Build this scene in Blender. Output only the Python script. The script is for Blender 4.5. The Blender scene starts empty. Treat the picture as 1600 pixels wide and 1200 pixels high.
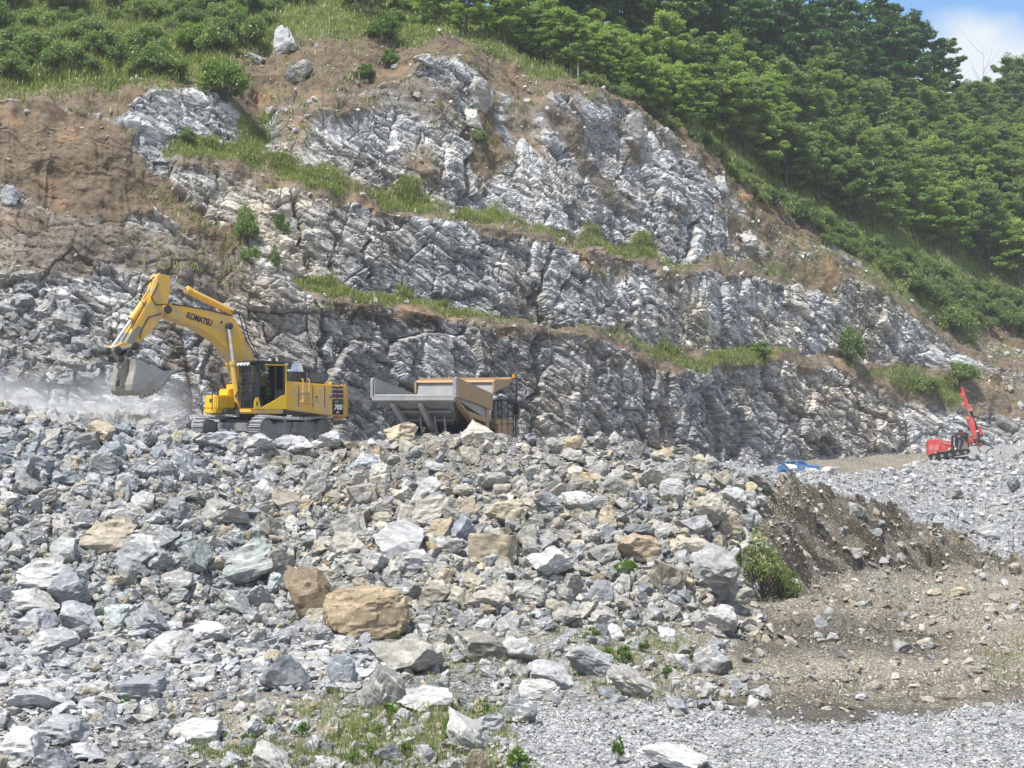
import bpy, bmesh, math, random
import numpy as np
from mathutils import Vector, Matrix, Euler
R = math.radians
random.seed(7)
S = bpy.context.scene
COL = S.collection

# ------------------------------------------------------------------ camera
FPX = 2200.0          # focal length in pixels of a 1600 px wide picture
HY = 650.0            # row of the horizon
cam_d = bpy.data.cameras.new('camera')
cam = bpy.data.objects.new('camera', cam_d); COL.objects.link(cam)
cam_d.sensor_width = 36.0
cam_d.lens = 36.0 * FPX / 1600.0
cam_d.shift_y = (HY - 600.0) / 1600.0
cam_d.clip_start = 0.5; cam_d.clip_end = 4000
cam.location = (0, 0, 0); cam.rotation_euler = (R(90), 0, 0)
S.camera = cam

# ------------------------------------------------------------------ light
SUN = Vector((-0.30, -0.37, 0.88)).normalized()
sun_d = bpy.data.lights.new('sun', 'SUN'); sun_d.energy = 4.7; sun_d.angle = R(1.5); sun_d.color = (1.0, 0.965, 0.91)
sun = bpy.data.objects.new('sun', sun_d); COL.objects.link(sun)
sun.location = (0, 0, 120); sun.rotation_euler = (-SUN).to_track_quat('-Z', 'Y').to_euler()
W = bpy.data.worlds.new('World'); S.world = W; W.use_nodes = True
wt = W.node_tree; wn = wt.nodes; wl = wt.links
for n in list(wn): wn.remove(n)
w_out = wn.new('ShaderNodeOutputWorld'); w_bg = wn.new('ShaderNodeBackground')
w_sky = wn.new('ShaderNodeTexSky'); w_sky.sky_type = 'NISHITA'; w_sky.sun_disc = False
w_sky.sun_elevation = math.asin(SUN.z); w_sky.sun_rotation = math.atan2(SUN.x, SUN.y) % (2 * math.pi)
w_sky.air_density = 1.0; w_sky.dust_density = 0.3; w_sky.ozone_density = 2.0
w_bg.inputs['Strength'].default_value = 0.068
# thin white cloud low over the hill, open blue above it
w_tc = wn.new('ShaderNodeTexCoord'); w_sep = wn.new('ShaderNodeSeparateXYZ'); wl.new(w_tc.outputs['Generated'], w_sep.inputs[0])
w_no = wn.new('ShaderNodeTexNoise'); w_no.inputs['Scale'].default_value = 7.0; w_no.inputs['Detail'].default_value = 6.0
wl.new(w_tc.outputs['Generated'], w_no.inputs['Vector'])
w_ma = wn.new('ShaderNodeMath'); w_ma.operation = 'MULTIPLY_ADD'; w_ma.inputs[1].default_value = -0.16
wl.new(w_no.outputs['Fac'], w_ma.inputs[0]); wl.new(w_sep.outputs['Z'], w_ma.inputs[2])
w_mr = wn.new('ShaderNodeMapRange'); w_mr.inputs['From Min'].default_value = 0.146; w_mr.inputs['From Max'].default_value = 0.172
w_mr.inputs['To Min'].default_value = 0.92; w_mr.inputs['To Max'].default_value = 0.03
wl.new(w_ma.outputs[0], w_mr.inputs['Value'])
w_mix = wn.new('ShaderNodeMix'); w_mix.data_type = 'RGBA'
w_mix.inputs['B'].default_value = (9.2, 9.5, 9.8, 1)
# broken white cloud above the view, unseen, added to whiten the fill light
w_n2 = wn.new('ShaderNodeTexNoise'); w_n2.inputs['Scale'].default_value = 2.2; w_n2.inputs['Detail'].default_value = 5.0
wl.new(w_tc.outputs['Generated'], w_n2.inputs['Vector'])
w_c2 = wn.new('ShaderNodeMapRange'); w_c2.inputs['From Min'].default_value = .40; w_c2.inputs['From Max'].default_value = .58; w_c2.inputs['To Max'].default_value = .85; wl.new(w_n2.outputs['Fac'], w_c2.inputs['Value'])
w_hi = wn.new('ShaderNodeMapRange'); w_hi.inputs['From Min'].default_value = .34; w_hi.inputs['From Max'].default_value = .46; wl.new(w_sep.outputs['Z'], w_hi.inputs['Value'])
w_cm = wn.new('ShaderNodeMath'); w_cm.operation = 'MULTIPLY'; wl.new(w_c2.outputs[0], w_cm.inputs[0]); wl.new(w_hi.outputs[0], w_cm.inputs[1])
w_mx = wn.new('ShaderNodeMath'); w_mx.operation = 'MAXIMUM'; wl.new(w_mr.outputs[0], w_mx.inputs[0]); wl.new(w_cm.outputs[0], w_mx.inputs[1])
wl.new(w_mx.outputs[0], w_mix.inputs['Factor']); w_hs = wn.new('ShaderNodeHueSaturation'); w_hs.inputs['Saturation'].default_value = 1.2; w_hs.inputs['Value'].default_value = 1.9; wl.new(w_sky.outputs[0], w_hs.inputs['Color']); wl.new(w_hs.outputs[0], w_mix.inputs['A'])
wl.new(w_mix.outputs['Result'], w_bg.inputs['Color']); wl.new(w_bg.outputs[0], w_out.inputs['Surface'])
S.view_settings.view_transform = 'Standard'; S.view_settings.look = 'None'
S.view_settings.exposure = 0.54; S.view_settings.gamma = 1.0
S.cycles.max_bounces = 6; S.cycles.diffuse_bounces = 3; S.cycles.glossy_bounces = 2
S.cycles.transmission_bounces = 4; S.cycles.transparent_max_bounces = 6; S.cycles.volume_bounces = 1
S.cycles.caustics_reflective = False; S.cycles.caustics_refractive = False

# ------------------------------------------------------------------ helpers
def pt(x, y, Y):
    return Vector(((x - 800) / FPX * Y, Y, (HY - y) / FPX * Y))

def empty(name, loc=(0, 0, 0), rot=(0, 0, 0)):
    o = bpy.data.objects.new(name, None); COL.objects.link(o)
    o.location = loc; o.rotation_euler = rot; o.empty_display_size = 0.3
    return o

def tag(o, label, cat, group=None, kind=None):
    if label: o['label'] = label
    if cat: o['category'] = cat
    if group: o['group'] = group
    if kind: o['kind'] = kind
    return o

def np_mesh(name, V, faces, mat=None, parent=None, smooth=False):
    """faces: (n,3) or (n,4) integer array, or a list of both"""
    me = bpy.data.meshes.new(name)
    V = np.ascontiguousarray(V, dtype=np.float32)
    fl = faces if isinstance(faces, list) else [faces]
    fl = [np.asarray(f, dtype=np.int32) for f in fl if len(f)]
    me.vertices.add(len(V)); me.vertices.foreach_set('co', V.ravel())
    loops = np.concatenate([f.ravel() for f in fl])
    tot = np.concatenate([np.full(len(f), f.shape[1], np.int32) for f in fl])
    start = np.concatenate([[0], np.cumsum(tot)[:-1]]).astype(np.int32)
    me.loops.add(len(loops)); me.loops.foreach_set('vertex_index', loops)
    me.polygons.add(len(tot)); me.polygons.foreach_set('loop_start', start)
    me.polygons.foreach_set('loop_total', tot)
    me.polygons.foreach_set('use_smooth', np.full(len(tot), smooth, dtype=bool))
    me.update(calc_edges=True); me.validate(verbose=False)
    if mat: me.materials.append(mat)
    o = bpy.data.objects.new(name, me); COL.objects.link(o)
    if parent: o.parent = parent
    return o

def add_col(o, name, C):
    a = o.data.color_attributes.new(name, 'FLOAT_COLOR', 'POINT')
    C = np.asarray(C, dtype=np.float32)
    if C.shape[1] == 3: C = np.concatenate([C, np.ones((len(C), 1), np.float32)], 1)
    a.data.foreach_set('color', np.ascontiguousarray(C).ravel())

# numpy noise -------------------------------------------------------------
def _hash(ix, iy, iz, s):
    with np.errstate(over='ignore'):
        n = (ix.astype(np.uint32) * np.uint32(374761393) + iy.astype(np.uint32) * np.uint32(668265263)
             + iz.astype(np.uint32) * np.uint32(2246822519) + np.uint32((s * 3266489917) & 0xffffffff))
        n = (n ^ (n >> np.uint32(15))) * np.uint32(2246822519)
        n = (n ^ (n >> np.uint32(13))) * np.uint32(3266489917)
        n = n ^ (n >> np.uint32(16))
    return n.astype(np.float32) / np.float32(4294967296.0)

def vnoise(P, s=0):
    """value noise in -1..1"""
    P = np.asarray(P, np.float32); f = np.floor(P); i = f.astype(np.int64); t = P - f
    t = t * t * (3 - 2 * t); r = 0
    for dx in (0, 1):
        for dy in (0, 1):
            for dz in (0, 1):
                w = (t[..., 0] if dx else 1 - t[..., 0]) * (t[..., 1] if dy else 1 - t[..., 1]) * (t[..., 2] if dz else 1 - t[..., 2])
                r = r + w * _hash(i[..., 0] + dx, i[..., 1] + dy, i[..., 2] + dz, s)
    return r * 2 - 1

def fbm(P, o=4, s=0, g=0.5):
    r = 0; a = 1.0; P = np.asarray(P, np.float32)
    for k in range(o):
        r = r + a * vnoise(P * (2.03 ** k) + 17.3 * k, s + k); a *= g
    return r

def facets(P, s=0, tilt=1.0):
    """blocky relief: every cell of a 3-D Voronoi is a randomly offset, randomly tilted plane"""
    P = np.asarray(P, np.float32); i = np.floor(P).astype(np.int64)
    best = np.full(P.shape[:-1], 9e9, np.float32); sec = best.copy()
    idh = np.zeros(P.shape[:-1], np.float32); off = np.zeros_like(P)
    for dx in (-1, 0, 1):
        for dy in (-1, 0, 1):
            for dz in (-1, 0, 1):
                cx, cy, cz = i[..., 0] + dx, i[..., 1] + dy, i[..., 2] + dz
                q = np.stack([cx + _hash(cx, cy, cz, s + 1), cy + _hash(cx, cy, cz, s + 2), cz + _hash(cx, cy, cz, s + 3)], -1).astype(np.float32)
                d = P - q; dd = (d * d).sum(-1); m = dd < best
                sec = np.where(m, best, np.minimum(sec, dd)); best = np.where(m, dd, best)
                idh = np.where(m, _hash(cx, cy, cz, s + 4), idh); off = np.where(m[..., None], d, off)
    k = (idh * 1048573).astype(np.int64)
    g = np.stack([_hash(k, k * 0 + 1, k * 0, s), _hash(k, k * 0 + 2, k * 0, s), _hash(k, k * 0 + 3, k * 0, s)], -1) * 2 - 1
    disp = (idh * 2 - 1) * 0.5 + tilt * (off * g).sum(-1)
    return disp, idh, np.sqrt(sec) - np.sqrt(best)

def poly_sd(px, py, poly):
    """signed distance in pixels to a polygon, positive inside"""
    d2 = np.full(px.shape, 1e12, np.float32); ins = np.zeros(px.shape, bool)
    n = len(poly)
    for k in range(n):
        ax, ay = poly[k]; bx, by = poly[(k + 1) % n]
        ex, ey = bx - ax, by - ay; wx, wy = px - ax, py - ay
        t = np.clip((wx * ex + wy * ey) / (ex * ex + ey * ey + 1e-9), 0, 1)
        d2 = np.minimum(d2, (wx - t * ex) ** 2 + (wy - t * ey) ** 2)
        c = (ay > py) != (by > py)
        xi = ax + (py - ay) * ex / (ey if abs(ey) > 1e-9 else 1e-9)
        ins ^= c & (px < xi)
    return np.where(ins, 1, -1) * np.sqrt(d2)

def sstep(a, b, x):
    t = np.clip((x - a) / (b - a), 0, 1); return t * t * (3 - 2 * t)

# node helpers ------------------------------------------------------------
class NT:
    def __init__(s, name):
        s.m = bpy.data.materials.new(name); s.m.use_nodes = True
        s.t = s.m.node_tree; s.n = s.t.nodes; s.l = s.t.links
        for n in list(s.n): s.n.remove(n)
        s.out = s.n.new('ShaderNodeOutputMaterial')
    def node(s, t, **k):
        n = s.n.new(t)
        for a, v in k.items(): setattr(n, a, v)
        return n
    def val(s, sock, v):
        if isinstance(v, bpy.types.NodeSocket): s.l.new(v, sock)
        elif v is not None:
            if sock.type == 'RGBA' and not hasattr(v, '__len__'): v = (v, v, v, 1)
            elif sock.type == 'RGBA' and len(v) == 3: v = (*v, 1)
            sock.default_value = v
    def pos(s, scale=(1, 1, 1), rot=(0, 0, 0), obj=False):
        if obj: src = s.node('ShaderNodeTexCoord').outputs['Object']
        else: src = s.node('ShaderNodeNewGeometry').outputs['Position']
        m = s.node('ShaderNodeMapping'); m.inputs['Scale'].default_value = scale; m.inputs['Rotation'].default_value = rot
        s.l.new(src, m.inputs['Vector']); return m.outputs[0]
    def noise(s, vec, scale, detail=4, rough=.55, dist=0.0):
        n = s.node('ShaderNodeTexNoise'); n.inputs['Scale'].default_value = scale
        n.inputs['Detail'].default_value = detail; n.inputs['Roughness'].default_value = rough; n.inputs['Distortion'].default_value = dist
        s.l.new(vec, n.inputs['Vector']); return n.outputs['Fac']
    def voro(s, vec, scale, feature='F1', out='Distance'):
        n = s.node('ShaderNodeTexVoronoi', feature=feature); n.inputs['Scale'].default_value = scale
        s.l.new(vec, n.inputs['Vector']); return n.outputs[out]
    def ramp(s, fac, stops, interp='LINEAR'):
        n = s.node('ShaderNodeValToRGB'); n.color_ramp.interpolation = interp
        e = n.color_ramp.elements
        while len(e) < len(stops): e.new(0.5)
        for k, (p, c) in enumerate(stops):
            e[k].position = p; c = (c, c, c) if not hasattr(c, '__len__') else c; e[k].color = (*c[:3], 1)
        s.val(n.inputs[0], fac); return n.outputs[0]
    def mix(s, f, a, b, mode='MIX'):
        n = s.node('ShaderNodeMix', data_type='RGBA', blend_type=mode)
        s.val(n.inputs['Factor'], f); s.val(n.inputs['A'], a); s.val(n.inputs['B'], b); return n.outputs['Result']
    def math(s, op, a, b=None, c=None, clamp=False):
        n = s.node('ShaderNodeMath', operation=op, use_clamp=clamp)
        s.val(n.inputs[0], a)
        if b is not None: s.val(n.inputs[1], b)
        if c is not None: s.val(n.inputs[2], c)
        return n.outputs[0]
    def rng(s, v, a, b, c=0., d=1.):
        n = s.node('ShaderNodeMapRange'); s.val(n.inputs['Value'], v)
        for k, x in zip(('From Min', 'From Max', 'To Min', 'To Max'), (a, b, c, d)): n.inputs[k].default_value = x
        return n.outputs[0]
    def attr(s, name):
        n = s.node('ShaderNodeAttribute', attribute_name=name); sp = s.node('ShaderNodeSeparateColor')
        s.l.new(n.outputs['Color'], sp.inputs[0]); return n.outputs['Color'], sp.outputs[0], sp.outputs[1], sp.outputs[2]
    def bump(s, h, strength=.5, dist=.05):
        n = s.node('ShaderNodeBump'); n.inputs['Strength'].default_value = strength; n.inputs['Distance'].default_value = dist
        s.l.new(h, n.inputs['Height']); return n.outputs[0]
    def principled(s, col, rough=.8, normal=None, metal=0., spec=.3, **k):
        b = s.node('ShaderNodeBsdfPrincipled'); s.val(b.inputs['Base Color'], col); s.val(b.inputs['Roughness'], rough)
        s.val(b.inputs['Metallic'], metal); s.val(b.inputs['Specular IOR Level'], spec)
        if normal is not None: s.l.new(normal, b.inputs['Normal'])
        for a, v in k.items(): s.val(b.inputs[a], v)
        return b.outputs[0]
    def done(s, sh):
        s.l.new(sh, s.out.inputs['Surface']); return s.m
# ------------------------------------------------------------------ ground and rock wall materials
def rock_wall_material():
    m = NT('quarry_rock_wall')
    zc, soil, veg, dark = m.attr('zone'); cc, tone, fine, big = m.attr('cell')
    p = m.pos(); strat = m.pos((0.55, 0.55, 2.6), (R(0), R(24), R(10)))
    n1 = m.noise(strat, 1.3, 6, .68, .2); n2 = m.noise(p, 0.09, 4, .6); n3 = m.noise(strat, 5.0, 4, .7); n4 = m.noise(p, 3.2, 5, .7)
    v = m.math('ADD', m.math('MULTIPLY', n1, .46), m.math('MULTIPLY', tone, .22))
    v = m.math('ADD', v, m.math('MULTIPLY', fine, .36)); v = m.math('ADD', v, m.math('MULTIPLY_ADD', n3, .5, -.27))
    col = m.ramp(v, [(.20, (.055, .055, .056)), (.34, (.135, .135, .136)), (.49, (.27, .27, .27)), (.61, (.44, .44, .434)), (.74, (.70, .70, .685))])
    warm = m.mix(1.0, col, (1.10, .98, .80), 'MULTIPLY')
    col = m.mix(m.rng(n2, .47, .66), col, warm)
    cool = m.mix(1.0, col, (.98, 1.0, 1.02), 'MULTIPLY')
    col = m.mix(m.rng(n2, .50, .36), col, cool)
    # quartz veins
    vein = m.node('ShaderNodeTexWave', wave_type='BANDS', bands_direction='DIAGONAL'); vein.inputs['Scale'].default_value = .35
    vein.inputs['Distortion'].default_value = 16; vein.inputs['Detail'].default_value = 4; vein.inputs['Detail Scale'].default_value = 1.6
    m.l.new(p, vein.inputs['Vector'])
    col = m.mix(m.math('MULTIPLY', m.rng(vein.outputs['Fac'], .93, .99), m.rng(n4, .4, .6, 0, .8)), col, (.66, .66, .65))
    # rust films on some joints
    col = m.mix(m.math('MULTIPLY', m.rng(n4, .58, .72), m.rng(n2, .48, .62, 0, .55)), col, (.27, .20, .115))
    soilc = m.ramp(m.math('ADD', m.math('MULTIPLY', n4, .6), m.math('MULTIPLY', n1, .4)), [(.28, (.048, .036, .023)), (.48, (.112, .082, .052)), (.62, (.178, .132, .083)), (.80, (.32, .265, .19))])
    soilc = m.mix(m.rng(m.noise(p, .22, 3), .56, .68, 0, .75), soilc, (.27, .165, .085))
    vegc = m.ramp(n4, [(.30, (.05, .07, .022)), (.5, (.11, .15, .05)), (.72, (.21, .23, .09))])
    col = m.mix(soil, col, soilc); col = m.mix(veg, col, vegc)
    darkened = m.mix(1.0, col, (.40, .34, .28), 'MULTIPLY'); col = m.mix(dark, col, darkened)
    h = m.math('ADD', m.math('MULTIPLY', n3, .6), m.math('MULTIPLY', n4, .5))
    return m.done(m.principled(col, .78, m.bump(h, .45, .12), spec=.35))

def ground_material():
    m = NT('quarry_ground')
    zc, soil, grav, wet = m.attr('zone')
    p = m.pos(); n1 = m.noise(p, .35, 5, .6); n2 = m.noise(p, 2.2, 5, .7); n3 = m.noise(p, 9.0, 4, .7)
    vid = m.voro(p, 6.5, 'F1', 'Color'); vd = m.voro(p, 6.5, 'DISTANCE_TO_EDGE')
    sp = m.node('ShaderNodeSeparateColor'); m.l.new(vid, sp.inputs[0])
    vs = m.node('ShaderNodeSeparateColor'); m.l.new(m.voro(p, 15.0, 'F1', 'Color'), vs.inputs[0])
    st = m.math('ADD', m.math('MULTIPLY', sp.outputs[0], .34), m.math('ADD', m.math('MULTIPLY', n2, .4), m.math('MULTIPLY', vs.outputs[0], .26)))
    col = m.ramp(st, [(.22, (.06, .06, .058)), (.42, (.15, .15, .145)), (.58, (.27, .265, .255)), (.78, (.46, .455, .44))])
    gravc = m.ramp(st, [(.20, (.14, .14, .142)), (.45, (.29, .29, .292)), (.70, (.48, .48, .475))])
    col = m.mix(grav, col, gravc)
    mud = m.ramp(m.math('ADD', m.math('MULTIPLY', n2, .55), m.math('MULTIPLY', n1, .45)), [(.30, (.10, .088, .066)), (.5, (.215, .188, .140)), (.68, (.325, .29, .225))])
    chips = m.math('MULTIPLY', m.rng(vs.outputs[1], .70, .80), m.rng(n3, .42, .55))
    mud = m.mix(chips, mud, (.55, .52, .46))
    col = m.mix(soil, col, mud)
    dark = m.mix(1.0, col, (.42, .40, .38), 'MULTIPLY'); col = m.mix(wet, col, dark)
    rough = m.math('SUBTRACT', .88, m.math('MULTIPLY', wet, .35))
    h = m.math('ADD', m.math('MULTIPLY', m.math('MINIMUM', vd, .12), 4.0), m.math('MULTIPLY', n3, .5))
    return m.done(m.principled(col, rough, m.bump(h, .8, .12), spec=.3))

# ------------------------------------------------------------------ lofted terrain sheets
class Sheet:
    """A terrain surface lofted through feature lines (foot of the wall, lip of a bench ...).
    Every line is given by where it runs and how far away it is."""
    def __init__(s, xs, rows, Ys, nsub, jitter):
        s.xs = xs; n = len(rows)
        ker = np.hanning(23); ker /= ker.sum()
        def sm(a): return np.convolve(np.pad(a, 11, 'edge'), ker, 'valid')
        ry = [sm(np.interp(xs, [q[0] for q in r], [q[1] for q in r])) for r in rows]
        rY = [sm(np.interp(xs, [q[0] for q in r], [q[1] for q in r])) for r in Ys]
        for k in range(n):
            j = jitter[k]
            if j:
                ry[k] = ry[k] + j * fbm(np.stack([xs / 55., xs * 0 + k // 2, xs * 0], -1), 4, 31)
                rY[k] = rY[k] + j * .10 * fbm(np.stack([xs / 70., xs * 0 + 5 + k // 2, xs * 0], -1), 3, 47)
        P = []; s.row = []
        for k in range(n - 1):
            for t in np.linspace(0, 1, nsub[k], endpoint=False):
                a = np.stack([(xs - 800) / FPX * rY[k], rY[k], (HY - ry[k]) / FPX * rY[k]], -1)
                b = np.stack([(xs - 800) / FPX * rY[k + 1], rY[k + 1], (HY - ry[k + 1]) / FPX * rY[k + 1]], -1)
                P.append(a * (1 - t) + b * t); s.row.append(k + t)
        s.row = np.array(s.row, np.float32); s.P = np.array(P, np.float32)
        du = np.gradient(s.P, axis=1); dv = np.gradient(s.P, axis=0)
        N = np.cross(du, dv); N /= np.linalg.norm(N, axis=-1, keepdims=True) + 1e-9
        flip = (N * -s.P).sum(-1, keepdims=True) < 0
        s.N = np.where(flip & (N[..., 2:3] < .3), -N, N); s.N = np.where(s.N[..., 2:3] < -.2, -s.N, s.N)
        # smooth the normal field so benches do not tear
        for _ in range(3):
            s.N[1:-1] = (s.N[:-2] + 2 * s.N[1:-1] + s.N[2:]) / 4
        s.N /= np.linalg.norm(s.N, axis=-1, keepdims=True) + 1e-9
        s.proj()
    def proj(s):
        s.px = s.P[..., 0] / s.P[..., 1] * FPX + 800; s.py = HY - s.P[..., 2] / s.P[..., 1] * FPX
    def faces(s):
        n, m = s.P.shape[:2]; i = np.arange(n * m).reshape(n, m)
        return np.stack([i[:-1, :-1], i[:-1, 1:], i[1:, 1:], i[1:, :-1]], -1).reshape(-1, 4)
    def at(s, x, y, r0=-1, r1=99):
        """terrain point seen at a place of the photograph, among rows r0..r1"""
        m = (s.row >= r0) & (s.row <= r1); idx = np.where(m)[0]
        c = int(np.clip(np.searchsorted(s.xs, x), 2, len(s.xs) - 3))
        c0, c1 = max(0, c - 25), min(len(s.xs), c + 26)
        d = (s.px[idx, c0:c1] - x) ** 2 + (s.py[idx, c0:c1] - y) ** 2
        a, b = np.unravel_index(np.argmin(d), d.shape)
        return Vector(s.P[idx[a], c0 + b]), idx[a], c0 + b

def K(*a): return [(a[i], a[i + 1]) for i in range(0, len(a), 2)]
D0 = K(-300, 76, 0, 79, 300, 83, 500, 88, 700, 96, 900, 104, 1100, 118, 1250, 133, 1450, 150, 1600, 157, 1900, 168)
def plus(base, off):
    xs = sorted(set([p[0] for p in base] + [p[0] for p in off]))
    return [(x, float(np.interp(x, *zip(*base)) + np.interp(x, *zip(*off)))) for x in xs]
foot = K(-300, 640, 0, 642, 300, 648, 400, 660, 540, 685, 830, 690, 1000, 700, 1150, 722, 1200, 730, 1300, 713, 1450, 702, 1600, 690, 1900, 690)
below = [(x, y + 40) for x, y in foot]
lip1 = K(-300, 470, 0, 468, 60, 480, 150, 440, 250, 420, 300, 425, 400, 428, 450, 452, 500, 466, 560, 476, 600, 483, 690, 500, 750, 508, 850, 516, 900, 521, 960, 542, 1020, 577, 1060, 582, 1100, 574, 1170, 564, 1250, 571, 1320, 582, 1360, 604, 1400, 628, 1450, 640, 1500, 646, 1600, 655, 1900, 690)
back1 = K(-300, 462, 0, 460, 60, 470, 150, 430, 300, 415, 400, 414, 440, 430, 480, 444, 540, 448, 600, 462, 690, 484, 750, 494, 850, 506, 900, 509, 960, 520, 1050, 550, 1100, 547, 1180, 541, 1250, 551, 1310, 552, 1350, 562, 1450, 576, 1500, 590, 1600, 612, 1900, 645)
lip2 = K(-300, 262, 0, 260, 100, 255, 190, 235, 270, 242, 330, 264, 440, 298, 500, 306, 560, 316, 640, 336, 700, 348, 760, 359, 850, 386, 890, 393, 940, 397, 1000, 411, 1080, 422, 1150, 433, 1230, 447, 1300, 455, 1335, 437, 1360, 446, 1400, 472, 1450, 516, 1500, 546, 1600, 588, 1900, 640)
back2 = K(-300, 245, 0, 243, 100, 235, 190, 212, 270, 221, 330, 240, 400, 243, 440, 246, 500, 264, 560, 285, 640, 310, 700, 326, 760, 338, 850, 362, 900, 373, 1000, 387, 1100, 411, 1180, 409, 1250, 408, 1300, 402, 1350, 422, 1400, 453, 1450, 498, 1500, 528, 1600, 573, 1900, 625)
lip3 = K(-300, 165, 0, 152, 100, 160, 185, 186, 205, 145, 300, 140, 345, 146, 375, 180, 405, 215, 440, 178, 500, 165, 580, 146, 640, 122, 665, 92, 740, 106, 770, 150, 800, 166, 830, 160, 880, 150, 940, 146, 1000, 176, 1040, 210, 1080, 242, 1130, 286, 1170, 330, 1230, 366, 1280, 382, 1310, 392, 1350, 412, 1400, 440, 1450, 484, 1500, 514, 1600, 556, 1900, 610)
upper = K(-300, 138, 0, 132, 200, 122, 400, 66, 500, 55, 640, 62, 700, 56, 800, 92, 900, 130, 960, 148, 1050, 192, 1100, 228, 1200, 312, 1300, 380, 1380, 400, 1450, 448, 1500, 470, 1600, 500, 1900, 560)
ridge = K(-300, -70, 0, -64, 400, -60, 600, -34, 700, -5, 800, 36, 900, 60, 1000, 84, 1100, 104, 1300, 128, 1400, 160, 1500, 182, 1600, 192, 1900, 215)
over = [(x, y + 40) for x, y in ridge]
Yr = K(-300, 134, 400, 138, 800, 166, 1000, 186, 1300, 216, 1600, 242, 1900, 262)
XS = np.arange(-300, 1900, 1.75).astype(np.float32)
Y1 = plus(D0, K(-300, 3.2, 400, 3.4, 500, 1.2, 800, 1.2, 1000, 2.0, 1600, 3.4)); Y1b = plus(Y1, K(-300, .3, 420, .3, 500, 3.0, 1900, 3.4))
Y2 = plus(Y1b, K(-300, 5.5, 400, 5.0, 500, 2.6, 1900, 3.0)); Y2b = plus(Y2, K(-300, .6, 200, .8, 300, 3.2, 1900, 4.0))
Y3 = plus(Y2b, K(-300, 3.5, 200, 3.5, 400, 4.0, 800, 7.0, 1000, 7.0, 1300, 2.2, 1600, 2.5)); Y4 = plus(Y3, K(-300, 5, 400, 14, 600, 10, 800, 9, 1100, 6, 1300, 5, 1900, 9))
wall = Sheet(XS, [below, foot, lip1, back1, lip2, back2, lip3, upper, ridge, over],
             [plus(D0, K(0, -1.2)), D0, Y1, Y1b, Y2, Y2b, Y3, Y4, Yr, plus(Yr, K(0, 70))],
             [8, 132, 18, 110, 22, 108, 42, 104, 8], [0, 0, 5, 5, 6, 6, 7, 7, 4, 0])

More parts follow.
